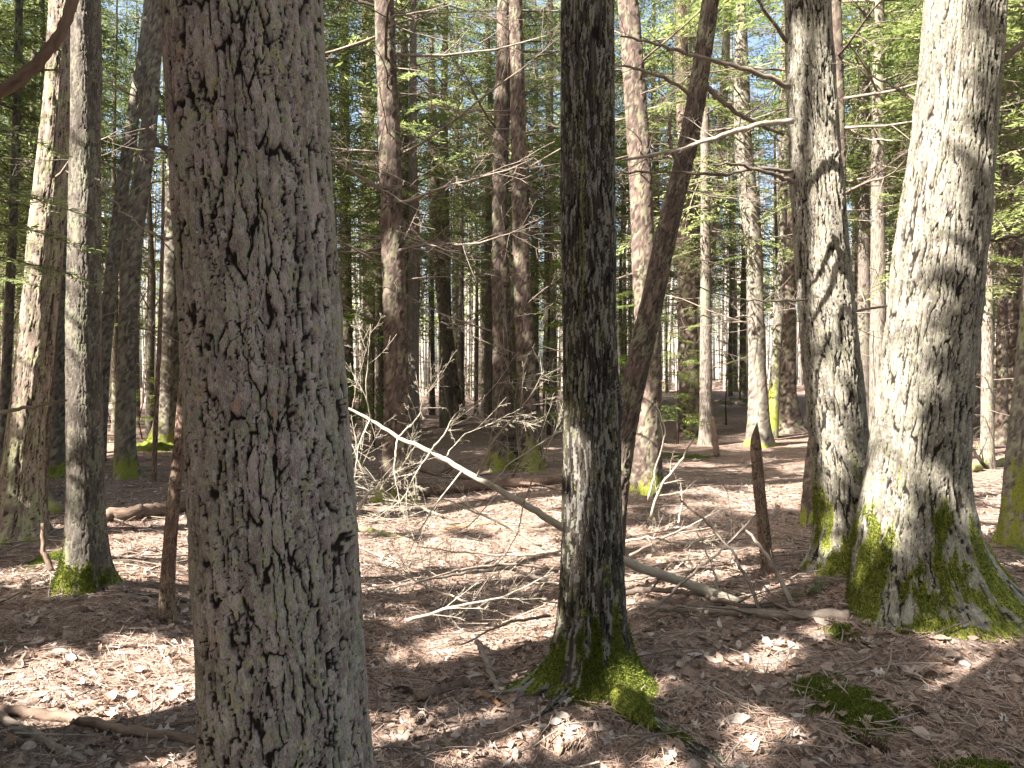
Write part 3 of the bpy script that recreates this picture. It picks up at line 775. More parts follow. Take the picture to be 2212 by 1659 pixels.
# ------------------------------------------------------------------ hemlock foliage
def spray_template(seed, spacing=0.036, step=0.030, lw=(0.062, 0.017)):
    """one flat live branch of length 1 along +x: leaf quads and a wood line"""
    rng = np.random.default_rng(seed)
    quads, rn = [], []
    droop = rng.uniform(0.12, 0.35); bend = rng.uniform(-0.15, 0.15)
    ax = lambda t: np.array([t, bend * t * t, -droop * t * t])
    t = 0.14; side = 1
    wood = [(dense_line([ax(k) for k in np.linspace(0, 1, 6)], 8), 0.008, 0.001)]
    while t < 1.0:
        o = ax(t)
        l = (0.42 * (1 - t) ** 0.8 + 0.07) * rng.uniform(0.55, 1.15)
        a = R(rng.uniform(45, 65)) * side
        d = np.array([math.cos(a), math.sin(a), rng.uniform(-0.25, 0.1)]); d /= np.linalg.norm(d)
        rr = rng.uniform()
        if l > 0.2: wood.append((np.array([o, o + d * l * 0.5 + [0, 0, -0.01], o + d * l * 0.8 + [0, 0, -0.03]]), 0.003, 0.001))
        m = max(3, int(l / step))
        for i in range(m):
            s = (i + rng.uniform(0, 1)) / m
            p = o + d * l * s + np.array([0, 0, -0.18 * l * s * s]) + rng.normal(0, 0.006, 3)
            for sg in (-1, 1):
                if rng.uniform() < 0.12: continue
                aa = a + sg * R(rng.uniform(25, 60))
                e = np.array([math.cos(aa), math.sin(aa), rng.uniform(-0.5, 0.25)])
                n_ = np.array([-e[1], e[0], rng.uniform(-0.7, 0.7)]); n_ /= np.linalg.norm(n_)
                L_ = lw[0] * rng.uniform(0.6, 1.25); w_ = lw[1] * rng.uniform(0.6, 1.3)
                quads.append([p, p + e * L_ * 0.5 + n_ * w_ * 0.5, p + e * L_, p + e * L_ * 0.5 - n_ * w_ * 0.5])
                rn.append(min(1, max(0, 0.25 + 0.5 * rr + 0.3 * s * rng.uniform())))
        t += spacing * rng.uniform(0.6, 1.4); side = -side
    return np.array(quads), np.array(rn), wood

TEMPL = [spray_template(500 + i) for i in range(5)]
COARSE = [spray_template(520 + i, 0.075, 0.068, (0.12, 0.045)) for i in range(4)]

def rot_mat(az, pitch, roll):
    return np.array((Euler((roll, -pitch, az), 'XYZ')).to_matrix())

def hemlock_crown(seed, H, z0, n, maxl, templ=None, nwood=99, dead=0):
    rng = np.random.default_rng(seed); T_ = templ or TEMPL
    fol, rn, wood = [], [], MB()
    for i in range(n):
        z = z0 + (H - z0) * ((i + rng.uniform()) / n) ** 0.95
        f = (z - z0) / (H - z0)
        L = (maxl * (1 - f) ** 0.5 + 0.25) * rng.uniform(0.55, 1.1) * (0.6 + 0.4 * min(1, f * 5))
        az = i * 2.4 + rng.uniform(-0.6, 0.6)
        Rm = rot_mat(az, R(rng.uniform(-22, 18) + 18 * f), R(rng.uniform(-25, 25)))
        q, r_, wd = T_[rng.integers(len(T_))]
        o = np.array([0.1 * math.cos(az), 0.1 * math.sin(az), z])
        fol.append(q.reshape(-1, 3) * L @ Rm.T + o)
        rn.append(np.repeat(np.clip(r_ * 0.8 + rng.uniform(-0.2, 0.25), 0, 0.999), 4))
        for P, a, b in (wd[:1] + wd[1::5])[:nwood]:
            wood.tube(P * L @ Rm.T + o, np.linspace(a * L * 1.3, b * L, len(P)), 3, 0, cap=False)
    if dead:
        for k in range(dead):
            z = rng.uniform(0.8, z0 + 2.5); az = rng.uniform(0, 6.28)
            grow(wood, rng, (0.08 * math.cos(az), 0.08 * math.sin(az), z), (math.cos(az), math.sin(az), rng.uniform(-0.2, 0.35)), rng.uniform(0.7, 2.2), 0.009, 1, nch=7, grav=-0.02)
    V = np.vstack(fol); r = np.concatenate(rn)
    return V, r, wood

def foliage_mesh(V, r, name='foliage'):
    mb = MB(); mb.add(V, np.arange(len(V)).reshape(-1, 4), None, None, r)
    return mb.mesh(name, smooth=False)

def straight_trunk(seed, H, r):
    rng = np.random.default_rng(seed)
    pts = [(rng.normal(0, 0.05), rng.normal(0, 0.05), z, r * (1 - 0.9 * z / H) if z > 0 else r * 1.1) for z in np.linspace(-0.4, H, 7)]
    pts[0] = (0, 0, -0.4, r * 1.1); pts[1] = (0, 0, pts[1][2], pts[1][3])
    me, V, ms, path = trunk_mesh(pts, (0, 0, 0), -0.4, H, 6.0, 0.14, 12, seed, [(a, r * 0.5) for a in (20, 140, 250)], 0.18, 0.06, None, 0.6)
    return me

HEM = []
for i, (H, z0, n, ml, r) in enumerate([(21, 4.2, 92, 2.9, 0.15), (18, 3.2, 90, 2.7, 0.12), (23, 5.2, 88, 3.0, 0.18), (15, 2.6, 80, 2.4, 0.10), (20, 5.6, 86, 2.7, 0.14)]):
    V, r_, wood = hemlock_crown(600 + i, H, z0, n, ml, dead=16)
    fm, wm, tm = foliage_mesh(V, r_, 'crown'), wood.mesh('limbs'), straight_trunk(620 + i, H, r)
    fm.materials.append(M['needle']); wm.materials.append(M['dead']); tm.materials.append(M['far'])
    HEM.append((fm, wm, tm))
YNG = []
for i, (H, n, ml) in enumerate([(3.4, 30, 1.1), (5.0, 36, 1.4), (2.2, 24, 0.8)]):
    V, r_, wood = hemlock_crown(640 + i, H, 0.35, n, ml)
    fm, wm, tm = foliage_mesh(V, r_, 'crown'), wood.mesh('limbs'), straight_trunk(660 + i, H, 0.022 * H / 3)
    fm.materials.append(M['young']); wm.materials.append(M['dead']); tm.materials.append(M['stem'])
    YNG.append((fm, wm, tm))
BARE = []
for i, (H, r) in enumerate([(17, 0.15), (15, 0.10), (18, 0.19)]):
    mb = MB(); rng = np.random.default_rng(700 + i)
    for k in range(16):
        z = rng.uniform(3.0, H * 0.95); a = rng.uniform(0, 6.28)
        L = rng.uniform(0.8, 2.6) * (1.1 - 0.6 * z / H)
        grow(mb, rng, (0.05 * math.cos(a), 0.05 * math.sin(a), z), (math.cos(a), math.sin(a), rng.uniform(0.2, 1.2)), L, 0.012 + 0.008 * L, 0, nch=6, grav=0.02)
    for k in range(14):
        z = rng.uniform(0.8, 5.0); a = rng.uniform(0, 6.28)
        grow(mb, rng, (0.05 * math.cos(a), 0.05 * math.sin(a), z), (math.cos(a), math.sin(a), rng.uniform(-0.2, 0.5)), rng.uniform(0.5, 1.6), 0.008, 1, nch=6, grav=0.0)
    wm, tm = mb.mesh('limbs'), straight_trunk(720 + i, H, r)
    wm.materials.append(M['dead']); tm.materials.append(M['far'])
    BARE.append((None, wm, tm))

def plant(kind, x, y, rz, s, label, group, cat='tree'):
    src = {'hemlock_tree': HEM, 'young_hemlock': YNG, 'bare_tree': BARE}[kind]
    fm, wm, tm = src[int(rz * 1000) % len(src)]
    o = thing(kind, label, cat, (x, y, G(x, y) - 0.02), group)
    o.rotation_euler = (0, 0, rz); o.scale = (s, s, s)
    obj('trunk', tm, None, o)
    obj('limbs', wm, None, o)['kind'] = 'stuff'
    if fm is not None: obj('crown', fm, None, o)
    return o

# background trees, each its own thing, in the wedge of the view and a little to its sides
rngT = random.Random(5)
spots = []
def free(x, y, dmin):
    return all((x - a) ** 2 + (y - b) ** 2 > dmin * dmin for a, b, *_ in spots) and \
        all((x - t.base[0]) ** 2 + (y - t.base[1]) ** 2 > 1.1 for t in NAMED_ALL)
def seg_dist(x, y, cx_, cy_):                   # distance from the line a clearing's sunlight comes along
    t = min(max((x - cx_) * sh.x + (y - cy_) * sh.y, 0), 14)
    return math.hypot(x - cx_ - sh.x * t, y - cy_ - sh.y * t)
def scatter(kind, n, y0, y1, dmin, s0, s1, p=1.3):
    k = tries = 0
    while k < n and tries < 9000:
        tries += 1
        y = y0 + (y1 - y0) * rngT.random() ** (1 / p)
        x = (rngT.random() * 2 - 1) * (0.72 * y + 1.0)
        if abs(x / y - 0.33) < 0.09 and y < 30: continue        # the open lane right of the maple
        if kind == 'hemlock_tree' and any(seg_dist(x, y, cx_, cy_) < 2.3 for cx_, cy_ in ((4.5, 18.0), (3.6, 14.5), (0.6, 16.5), (-1.0, 12.0), (1.4, 12.6))): continue
        if not free(x, y, dmin): continue
        spots.append((x, y, kind, rngT.random() * 6.283, s0 + (s1 - s0) * rngT.random())); k += 1
scatter('hemlock_tree', 100, 13, 35, 1.1, 0.75, 1.15)
scatter('young_hemlock', 26, 12, 34, 1.1, 0.7, 1.5)
scatter('bare_tree', 140, 16, 60, 0.6, 0.5, 1.1)
spots += [(0.9, 19.5, 'young_hemlock', 1.0, 1.3), (5.6, 21.0, 'young_hemlock', 2.0, 1.2), (0.2, 24.0, 'hemlock_tree', 3.0, 0.9),
          (-1.9, 15.5, 'hemlock_tree', 4.0, 0.8), (-9.2, 13.0, 'hemlock_tree', 0.4, 0.85), (4.1, 17.0, 'hemlock_tree', 5.0, 0.9), (8.2, 12.6, 'hemlock_tree', 5.3, 0.9),
          (-4.6, 14.5, 'hemlock_tree', 2.2, 0.8), (-0.6, 12.2, 'young_hemlock', 2.2, 0.0)]
spots = [s for s in spots if s[4] > 0.1]

MARKS = [(-9999, 'the left edge'), (186, 'the slim left hardwood'), (560, 'the thick pine'), (1272, 'the dark maple'),
         (1780, 'the oak left stem'), (2020, 'the oak right stem'), (99999, 'the right edge')]
ONES = ['', 'first', 'second', 'third', 'fourth', 'fifth', 'sixth', 'seventh', 'eighth', 'ninth', 'tenth', 'eleventh', 'twelfth', 'thirteenth', 'fourteenth', 'fifteenth', 'sixteenth', 'seventeenth', 'eighteenth', 'nineteenth']
TENS = {2: ('twenty', 'twentieth'), 3: ('thirty', 'thirtieth'), 4: ('forty', 'fortieth'), 5: ('fifty', 'fiftieth'), 6: ('sixty', 'sixtieth')}
ORD = [ONES[i] if i < 20 else (TENS[i // 10][1] if i % 10 == 0 else TENS[i // 10][0] + '-' + ONES[i % 10]) for i in range(1, 70)]
KW = {'hemlock_tree': 'green background hemlock', 'young_hemlock': 'young hemlock sapling', 'bare_tree': 'bare background tree'}
zones = {}
for s in spots:
    px = CX + s[0] / s[1] * FP
    k = next(i for i in range(len(MARKS) - 1) if MARKS[i][0] <= px < MARKS[i + 1][0])
    if px < -60 or px > 2272: key = (s[2], 'out', px > 1106)
    else: key = (s[2], k)
    zones.setdefault(key, []).append((px, s))
for key, lst in zones.items():
    lst.sort(key=lambda a: a[0])
    for i, (px, (x, y, kind, rz, sc)) in enumerate(lst):
        if key[1] == 'out': lab = '%s %s just outside the %s edge' % (ORD[i], KW[kind], 'right' if key[2] else 'left')
        else: lab = '%s %s from left, between %s and %s' % (ORD[i], KW[kind], MARKS[key[1]][1], MARKS[key[1] + 1][1])
        lab = lab.replace('from left, between the left edge and', 'from the left edge, left of')
        plant(kind, x, y, rz, sc, lab, {'hemlock_tree': 'background hemlocks', 'young_hemlock': 'young hemlocks in the understorey', 'bare_tree': 'bare trees of the background wood'}[kind])

# the far wood that reads as one mass
def far_wood():
    rng = np.random.default_rng(90)
    mb = MB(); F, Rn = [], []
    for i in range(850):
        y = rng.uniform(44, 95); x = rng.uniform(-1, 1) * (0.8 * y)
        H = rng.uniform(12, 20); r = rng.uniform(0.06, 0.16); z = G(x, y)
        lx = rng.normal(0, 0.5)
        mb.tube([(x, y, z - 0.3), (x + lx * 0.4, y, z + H * 0.4), (x + lx, y, z + H)], [r, r * 0.8, r * 0.2], 6, rng.uniform(), cap=False)
        if rng.uniform() < 0.26:
            for k in range(20):
                zz = z + rng.uniform(5.0, H); L = rng.uniform(2.0, 4.4) * (1.15 - (zz - z) / H)
                q, rr, wd = COARSE[rng.integers(len(COARSE))]
                sel = rng.uniform(0, 1, len(q)) < 0.2
                Rm = rot_mat(rng.uniform(0, 6.3), R(rng.uniform(-20, 20)), R(rng.uniform(-30, 30)))
                q = q[sel]; cq = q.mean(1, keepdims=True); q = cq + (q - cq) * 2.0
                F.append(q.reshape(-1, 3) * L @ Rm.T + [x, y, zz]); Rn.append(np.repeat(np.clip(rr[sel] + rng.uniform(-.2, .2), 0, .99), 4))
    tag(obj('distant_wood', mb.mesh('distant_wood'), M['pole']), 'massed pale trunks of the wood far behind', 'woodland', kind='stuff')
    tag(obj('distant_foliage', foliage_mesh(np.vstack(F), np.concatenate(Rn)), M['needle']), 'hazy green mass of conifer foliage far behind', 'foliage', kind='stuff')
far_wood()

# ------------------------------------------------------------------ unseen trees added left of the view so that their crowns shade it
LIT = []            # sunlit places, as (point, radius): gaps are cut in the added crowns towards these
def lit_px(px, py, d, r): LIT.append((W(px, py, d), r))
def lit_g(px, py, r): LIT.append((GP(px, py), r))
for px in range(250, 1230, 130):
    for py in (1130, 1190, 1250): lit_g(px, py, 0.42)
for px, py, r in [(830, 1330, .25), (1010, 1370, .22), (1130, 1390, .2), (900, 1420, .2), (60, 1440, .22), (180, 1470, .2), (330, 1450, .2), (60, 1240, .3), (30, 1560, .14), (250, 1570, .12),
                  (1420, 1160, .4), (1540, 1200, .4), (1640, 1290, .3), (1450, 1250, .35), (1740, 1350, .22), (1600, 1420, .16), (1700, 1440, .14), (1660, 1520, .1),
                  (2150, 1240, .3), (2180, 1420, .2), (2080, 1470, .16), (1430, 1010, .4), (1560, 960, .5), (1700, 1000, .4), (1580, 870, 1.2), (930, 1560, .12), (1010, 1600, .1), (1130, 1580, .08), (860, 1640, .1)]:
    lit_g(px, py, r)
for py in (40, 140, 240, 330, 520, 600, 700, 860, 1010, 1120, 1200): lit_px(1745 + py * 0.08, py, OD - 0.1, 0.30)
for py in (40, 130, 230, 420, 520, 600, 680, 760, 880, 1060, 1150, 1240): lit_px(2050 - py * 0.08, py, OD - 0.35, 0.26)
for py in (1000, 1090, 1180, 1280): lit_px(1228, py, MD - 0.1, 0.16)
for py in (620, 780): lit_px(1228, py, MD - 0.1, 0.03)
for py in (20, 100, 180, 260, 330): lit_px(160, py, T7.base[1] - 0.1, 0.12)
for py in (30, 120, 200, 300, 400, 520, 620, 760, 860): lit_px(118 - py * 0.11, py, T8.base[1] - 0.15, 0.5)
for x, y in [(760, 890), (830, 930), (900, 970), (970, 1010), (1040, 1050), (1100, 1085), (820, 850), (900, 880), (980, 930), (800, 1000), (1120, 800)]: lit_px(x, y, 4.7, 0.34)
for py in (560, 640, 1000): lit_px(845, py, T13.base[1] - 0.1, 0.16)
for py in (640, 900, 960, 1020): lit_px(1385, py, T4.base[1] - 0.1, 0.25)
for py in (860, 900): lit_px(1630, py, T18.base[1], 0.3)
rngG = np.random.default_rng(66)
for _ in range(130):                                       # small flecks of sun over the near litter
    fx, fy, fr = rngG.uniform(-60, 2260), rngG.uniform(1330, 1690), rngG.uniform(0.05, 0.17)
    if math.hypot(fx - 1855, (fy - 1520) * 1.6) > 190: lit_g(fx, fy, fr)
LITP = np.array([p for p, r in LIT]); LITR = np.array([r for p, r in LIT])
S = np.array(TO_SUN)
DIM = [(np.array([-0.60 + 0.03 * k, 1.95, 0.5 + 0.2 * k]), 0.26) for k in range(13)] + [(W(1268, py, MD), 0.16) for py in (0, 90, 180, 270, 360, 450, 540, 640, 730, 830)]   # trunks that stand in the shade

def prune(V, rng, keep=0.04):  # drops crown leaves that would shadow the chosen sunlit places
    c = V.reshape(-1, 4, 3).mean(1)
    ok = np.ones(len(c), bool); safe = ~ok
    for p, r in DIM:
        dlt = c - p; along = dlt @ S
        safe |= (along > 0) & (np.linalg.norm(dlt - along[:, None] * S, axis=1) < r)
    for p, r in zip(LITP, LITR):
        dlt = c - p
        along = dlt @ S
        dist = np.linalg.norm(dlt - along[:, None] * S, axis=1)
        ok &= ~((along > 0) & (dist < r * 1.3) & (rng.uniform(0, 1, len(c)) > keep))
    return ok | safe

OUT = [(-6.2, -0.6, 11, 2.4), (-6.6, 2.6, 13, 2.4), (-8.6, 5.0, 14, 2.5), (-9.6, 0.6, 15, 2.8), (-11.5, 3.2, 16, 2.8), (-11.5, 7.4, 16, 2.6), (-4.0, -2.2, 9, 2.4), (-9.0, -2.8, 13, 2.6),
       (-13.5, -1.0, 17, 2.8), (-14.5, 5.0, 17, 2.8), (-15.0, 9.5, 17, 2.8), (-7.0, -6.0, 14, 2.6), (-12.5, 12.0, 16, 2.6),
       (-4.6, 0.9, 14, 2.3), (-8.2, 7.6, 15, 2.6), (-10.4, 10.2, 16, 2.6), (-3.2, -4.6, 13, 2.4), (-3.5, 2.2, 12, 2.0), (-5.4, -4.6, 14, 2.5), (-1.4, -5.0, 13, 2.3), (-7.6, -8.6, 16, 2.6), (-3.4, -0.6, 9, 1.9)]
for i, (x, y, H, ml) in enumerate(OUT):
    rng = np.random.default_rng(900 + i)
    V, r_, wood = hemlock_crown(900 + i, H, 2.4, 64, ml, COARSE, 1)
    zb = G(x, y)
    keep = prune(V + [x, y, zb], rng)
    V = V.reshape(-1, 4, 3)[keep]; cq = V.mean(1, keepdims=True); V = (cq + (V - cq) * 2.3).reshape(-1, 3); r_ = r_.reshape(-1, 4)[keep].ravel()
    o = thing('hemlock_tree', '%s unseen tall hemlock added for shade outside the left edge, counting nearest first' % ORD[i], 'tree', (x, y, zb), 'added shade hemlocks left of the view')
    tm = straight_trunk(920 + i, H, 0.14)
    obj('trunk', tm, M['far'], o); obj('limbs', wood.mesh('limbs'), M['dead'], o)['kind'] = 'stuff'
    obj('crown', foliage_mesh(V, r_, 'crown'), M['needle'], o)

RIGHT = [(5.2, 2.2, 0, 0.9), (6.4, 5.2, 1, 1.0), (8.6, 7.6, 2, 0.95), (4.2, -1.2, 3, 1.1), (8.5, 2.0, 4, 1.0), (7.0, -2.5, 1, 1.0), (11.5, 9.8, 0, 1.0), (3.0, -4.8, 2, 0.9), (11.0, 4.6, 3, 1.2), (0.5, -6.5, 0, 0.9)]  # unseen trees added to hold back sky light from the right and behind
for i, (x, y, k, sc) in enumerate(RIGHT):
    plant('hemlock_tree', x, y, (k + 0.001) / 1000 + 6.28 * 0 + 0.005 * i, sc, '%s unseen tall hemlock added to block sky light, right of the view' % ORD[i], 'added sky-blocking hemlocks right of the view')

# the bare bough hanging into the top left corner, on its own tree just outside the frame
bt = px_tree('hardwood_tree', 'hardwood outside the left edge whose bare bough hangs into the corner', 'tree',
    [(-420, -100, 190), (-425, 700, 200), (-430, 1659, 215)], 3.0, M['grey'], base=(-2.66, 3.0, G(-2.66, 3.0)), top=10, dens=0.03, seed=81)
px_branch(bt.root, [(-400, 330, 3.0), (-150, 262, 3.0), (0, 200, 3.0), (62, 158, 3.0), (108, 108, 3.0), (140, 62, 3.0), (158, 0, 3.0), (164, -80, 3.0)], 30, 21, M['log'], 82, 3, sides=12, jit=0.003, child=0.12)
px_branch(bt.root, [(-400, 900, 3.0), (-100, 905, 3.2), (20, 888, 3.4), (80, 875, 3.4), (145, 865, 3.4)], 16, 4, M['moss_log'], 83, 0, jit=0.003)

# low live hemlock sprays at the left edge
def near_spray():
    rng = np.random.default_rng(85)
    o = thing('hemlock_tree', 'hemlock whose low green sprays reach in at the left edge', 'tree', (-3.7, 4.3, G(-3.7, 4.3)))
    obj('trunk', straight_trunk(86, 7, 0.07), M['far'], o)
    F, Rn = [], []; mb = MB()
    for px, py, d, L, az in [(-120, 470, 4.2, 0.75, 10), (-110, 400, 4.3, 0.75, -5), (-100, 540, 4.1, 0.7, 20), (-130, 250, 4.4, 0.7, 5), (-130, 120, 4.4, 0.6, -15), (-120, 600, 4.4, 0.5, 10)]:
        p = W(px, py, d) - np.array(o.location)
        q, rr, wd = TEMPL[rng.integers(5)]
        Rm = rot_mat(R(az), R(rng.uniform(-8, 8)), R(rng.uniform(-10, 10)))
        F.append(q.reshape(-1, 3) * L @ Rm.T + p); Rn.append(np.repeat(rr, 4))
        for P, a, b in wd: mb.tube(P * L @ Rm.T + p, np.linspace(a * L, b * L, len(P)), 4, 0)
        mb.tube(np.array([[0, 0, p[2] + 0.05], p]), [0.012, 0.008], 5, 0)
    obj('limbs', mb.mesh('limbs'), M['dead'], o)['kind'] = 'stuff'
    obj('crown', foliage_mesh(np.vstack(F), np.concatenate(Rn), 'crown'), M['needle'], o)
near_spray()

# ------------------------------------------------------------------ fallen wood
def fallen(name, label, pts, w0, w1, mat, seed, nch=0, sides=8, lift=0.6, jit=0.004, child=0.3, cat='stick', flat=0.5):
    """lies on the ground along the pixels given; (px, py) or (px, py, lift in metres)"""
    rng = np.random.default_rng(seed)
    P = np.array([GP(p[0], p[1]) for p in pts])
    d = P[:, 1].mean()
    Q = dense_line(P, max(12, 6 * len(P)))
    rad = np.linspace(w0, w1, len(Q)) / FP * d / 2
    g = gz(Q[:, 0], Q[:, 1])
    Q[:, 2] = np.maximum(Q[:, 2], g) if len(pts[0]) == 2 else Q[:, 2]
    lf = np.interp(np.linspace(0, 1, len(Q)), np.linspace(0, 1, len(pts)), [p[2] if len(p) > 2 else 0 for p in pts])
    Q[:, 2] = g + rad * lift + lf
    Q[1:-1] += rng.normal(0, jit, (len(Q) - 2, 3))
    rad = rad * (1 + 0.3 * (vnoise(np.arange(len(Q)) / 3.5, seed + .5, 0, 9) - .5))
    base = Q[len(Q) // 2].copy(); mb = MB()
    mb.tube(Q - base, rad, sides, 0.3)
    L = np.linalg.norm(P[-1] - P[0])
    for i in range(nch):
        k = rng.integers(2, len(Q) - 1)
        ax = Q[min(k + 1, len(Q) - 1)] - Q[k - 1]; ax /= np.linalg.norm(ax)
        s = rng.normal(0, 1, 3); s[2] = abs(s[2]) * flat; s -= ax * s.dot(ax); s /= np.linalg.norm(s) + 1e-6
        a = R(rng.uniform(30, 65))
        grow(mb, rng, Q[k] - base, ax * math.cos(a) + s * math.sin(a), L * child * rng.uniform(0.4, 1.2), max(0.002, rad[k] * 0.45), 1, 0.13, -0.01, 5, 4)
    me = mb.mesh(name)
    return tag(obj(name, me, M[mat], None, base), label, cat)

# the pale dead sapling slung against the maple
rngS = np.random.default_rng(404)
def dead_sapling():
    P = np.vstack([GP(1600, 1306, 0.0)[None], px_line([(1480, 1258, 5.0), (1350, 1216, 4.75), (1216, 1142, 4.55), (1150, 1098, 4.6), (1080, 1060, 4.65), (1000, 1015, 4.7), (930, 975, 4.75), (860, 945, 4.8), (800, 905, 4.85), (745, 878, 4.9), (690, 850, 4.95)])])
    Q = dense_line(P, 64, rngS, 0.002)
    o = thing('dead_sapling', 'pale dead sapling with many bare twigs leaning on the dark maple', 'dead sapling', Q[0])
    mb = MB(); rad = np.interp(np.linspace(0, 1, len(Q)), [0, .3, 1], [.036, .022, .005]); mb.tube(Q - Q[0], rad, 10, 0.5)
    obj('stem', mb.mesh('stem'), M['twig'], o)
    def br(pts, w0, n, seed):
        px_branch(o, pts, w0 * 0.65, 0.8, M['twig'], seed, int(n * 1.5), jit=0.002, child=0.38, flat=1.0, sides=5)
    br([(1030, 1030, 4.67), (1060, 960, 4.5), (1110, 900, 4.35), (1150, 850, 4.3), (1175, 800, 4.25)], 8, 9, 1)
    br([(930, 975, 4.75), (960, 940, 4.6), (985, 890, 4.55), (1050, 860, 4.5), (1120, 760, 4.4)], 8, 10, 2)
    br([(860, 945, 4.8), (905, 900, 4.7), (915, 860, 4.65), (960, 810, 4.6)], 7, 9, 3)
    br([(1130, 1090, 4.6), (1160, 1010, 4.45), (1190, 950, 4.4), (1215, 900, 4.38)], 7, 9, 4)
    br([(1060, 1050, 4.65), (1100, 1000, 4.4), (1180, 950, 4.3), (1205, 930, 4.3)], 6, 8, 5)
    br([(800, 905, 4.85), (790, 850, 4.7), (795, 780, 4.65), (800, 700, 4.6)], 5, 3, 6)
    br([(800, 905, 4.85), (775, 960, 4.7), (768, 1020, 4.6), (760, 1060, 4.6)], 6, 8, 7)
    br([(860, 945, 4.8), (850, 1010, 4.7), (858, 1060, 4.6), (880, 1130, 4.6)], 7, 8, 8)
    br([(930, 975, 4.75), (900, 1020, 4.6), (870, 1080, 4.55), (810, 1120, 4.5)], 6, 8, 9)
    br([(1000, 1015, 4.7), (940, 1090, 4.5), (905, 1150, 4.4), (860, 1240, 4.3)], 7, 8, 10)
    br([(1080, 1060, 4.65), (1020, 1130, 4.5), (960, 1170, 4.4), (905, 1210, 4.35)], 5, 7, 11)
    br([(1130, 1090, 4.6), (1120, 1150, 4.5), (1085, 1210, 4.45), (1010, 1260, 4.4)], 5, 6, 12)
    br([(760, 885, 4.9), (770, 830, 4.8), (790, 760, 4.75), (805, 700, 4.7)], 4, 2, 13)
    br([(960, 990, 4.72), (1000, 940, 4.9), (1060, 915, 5.0), (1130, 880, 5.1)], 5, 6, 14)
    return o
dead_sapling()

L = fallen
L('fallen_log', 'dark rotting log lying behind the pale dead sapling', [(880, 1075), (980, 1062), (1100, 1055), (1225, 1040)], 34, 28, 'log', 1, 2, 12, cat='log')
L('fallen_log', 'brown rotten log lying between the slim left hardwood and the pine', [(225, 1128), (290, 1122), (350, 1112), (430, 1098)], 34, 30, 'log', 2, 0, 12, cat='log', jit=0.01)
L('fallen_log', 'short pale log with rounded ends behind the slim left hardwood', [(84, 1060), (100, 1085), (128, 1112)], 26, 24, 'moss_log', 3, 0, 10, cat='log')
L('fallen_branch', 'short branch covered in yellow-green moss right of the thick pine', [(752, 1148), (800, 1150), (850, 1160), (892, 1172)], 17, 6, 'moss_log', 4, 0, cat='branch')
L('fallen_branch', 'orange broken branch lying beneath the pale dead sapling', [(955, 1145), (1010, 1140), (1060, 1132), (1105, 1135)], 9, 4, 'orange_wood', 5, 0, cat='branch')
L('fallen_branch', 'long grey pole on the ground pointing at the double oak', [(1836, 1338), (1700, 1338), (1560, 1330), (1400, 1315), (1350, 1300)], 22, 12, 'grey_wood', 6, 4, cat='branch')
L('fallen_branch', 'dark arching branch on top of the brush pile right of the maple', [(1350, 1290, .02), (1420, 1305, .08), (1500, 1318, .10), (1600, 1332, .05), (1700, 1322, .02)], 14, 8, 'dead', 8, 6, cat='branch')
L('fallen_branch', 'dark branch bowed over the litter left of the maple foot', [(1200, 1268, .02), (1100, 1255, .10), (1000, 1262, .08), (900, 1275, .06), (790, 1285, .02)], 10, 4, 'dead', 9, 8, cat='branch')
L('fallen_branch', 'second dark branch lying left of the maple, nearer the thick pine', [(790, 1290), (860, 1300), (930, 1310), (1010, 1312)], 9, 6, 'log', 10, 4, cat='branch')
L('fallen_branch', 'dark branch on the ground behind the thin dead stem at left', [(222, 1275), (300, 1285), (370, 1295), (430, 1310)], 14, 10, 'dead', 11, 2, cat='branch')
L('fallen_branch', 'grey branch running just below the dark one, left of the pine', [(250, 1292), (330, 1302), (380, 1318), (440, 1308)], 12, 12, 'grey_wood', 12, 2, cat='branch')
L('fallen_branch', 'pale stick lying left of the slim left hardwood', [(0, 1272), (60, 1268), (130, 1262)], 9, 7, 'grey_wood', 13, 2, cat='branch')
L('fallen_branch', 'pink-grey curved branch in the bottom left corner', [(-30, 1535), (20, 1568), (80, 1598), (130, 1625), (180, 1648)], 22, 16, 'grey_wood', 14, 0, 10, cat='branch')
L('fallen_branch', 'long brown rotting branch crossing the bottom left', [(-40, 1540), (60, 1548), (180, 1562), (300, 1590), (445, 1612)], 24, 22, 'log', 15, 2, 10, cat='branch')
L('fallen_branch', 'thin dark branch across the shaded litter at lower left', [(90, 1425), (180, 1418), (260, 1402), (360, 1392)], 9, 5, 'dead', 16, 4, cat='branch')
L('fallen_branch', 'mossy dark branch on the sunny litter just left of the pine', [(225, 1215), (290, 1195), (360, 1190), (430, 1180)], 10, 7, 'log', 17, 3, cat='branch')
L('fallen_branch', 'short straight grey stick left of the maple foot', [(1022, 1408, .08), (1045, 1440, .05), (1062, 1472, .02), (1078, 1502)], 14, 12, 'grey_wood', 18, 0, cat='branch')
L('fallen_branch', 'half-buried brown root end left of the maple foot', [(905, 1518), (945, 1500), (985, 1492), (1010, 1480)], 26, 20, 'log', 19, 0, 10, cat='branch')
L('fallen_branch', 'orange splintered wood beside the short grey stick', [(1030, 1505), (1060, 1508), (1082, 1528)], 16, 8, 'orange_wood', 20, 0, cat='branch')
L('fallen_branch', 'pale twig at the bottom edge right of the maple root', [(1755, 1645), (1800, 1630), (1832, 1612)], 10, 7, 'grey_wood', 21, 1, cat='branch')
L('fallen_branch', 'thin grey stick right of the maple above its long root', [(1490, 1490), (1560, 1502), (1620, 1512), (1700, 1530)], 7, 4, 'grey_wood', 22, 2, cat='branch')
L('fallen_branch', 'white forked twig at the bottom left beside the pine', [(440, 1618), (400, 1632), (360, 1650), (330, 1668)], 6, 3, 'twig', 23, 5, cat='branch')
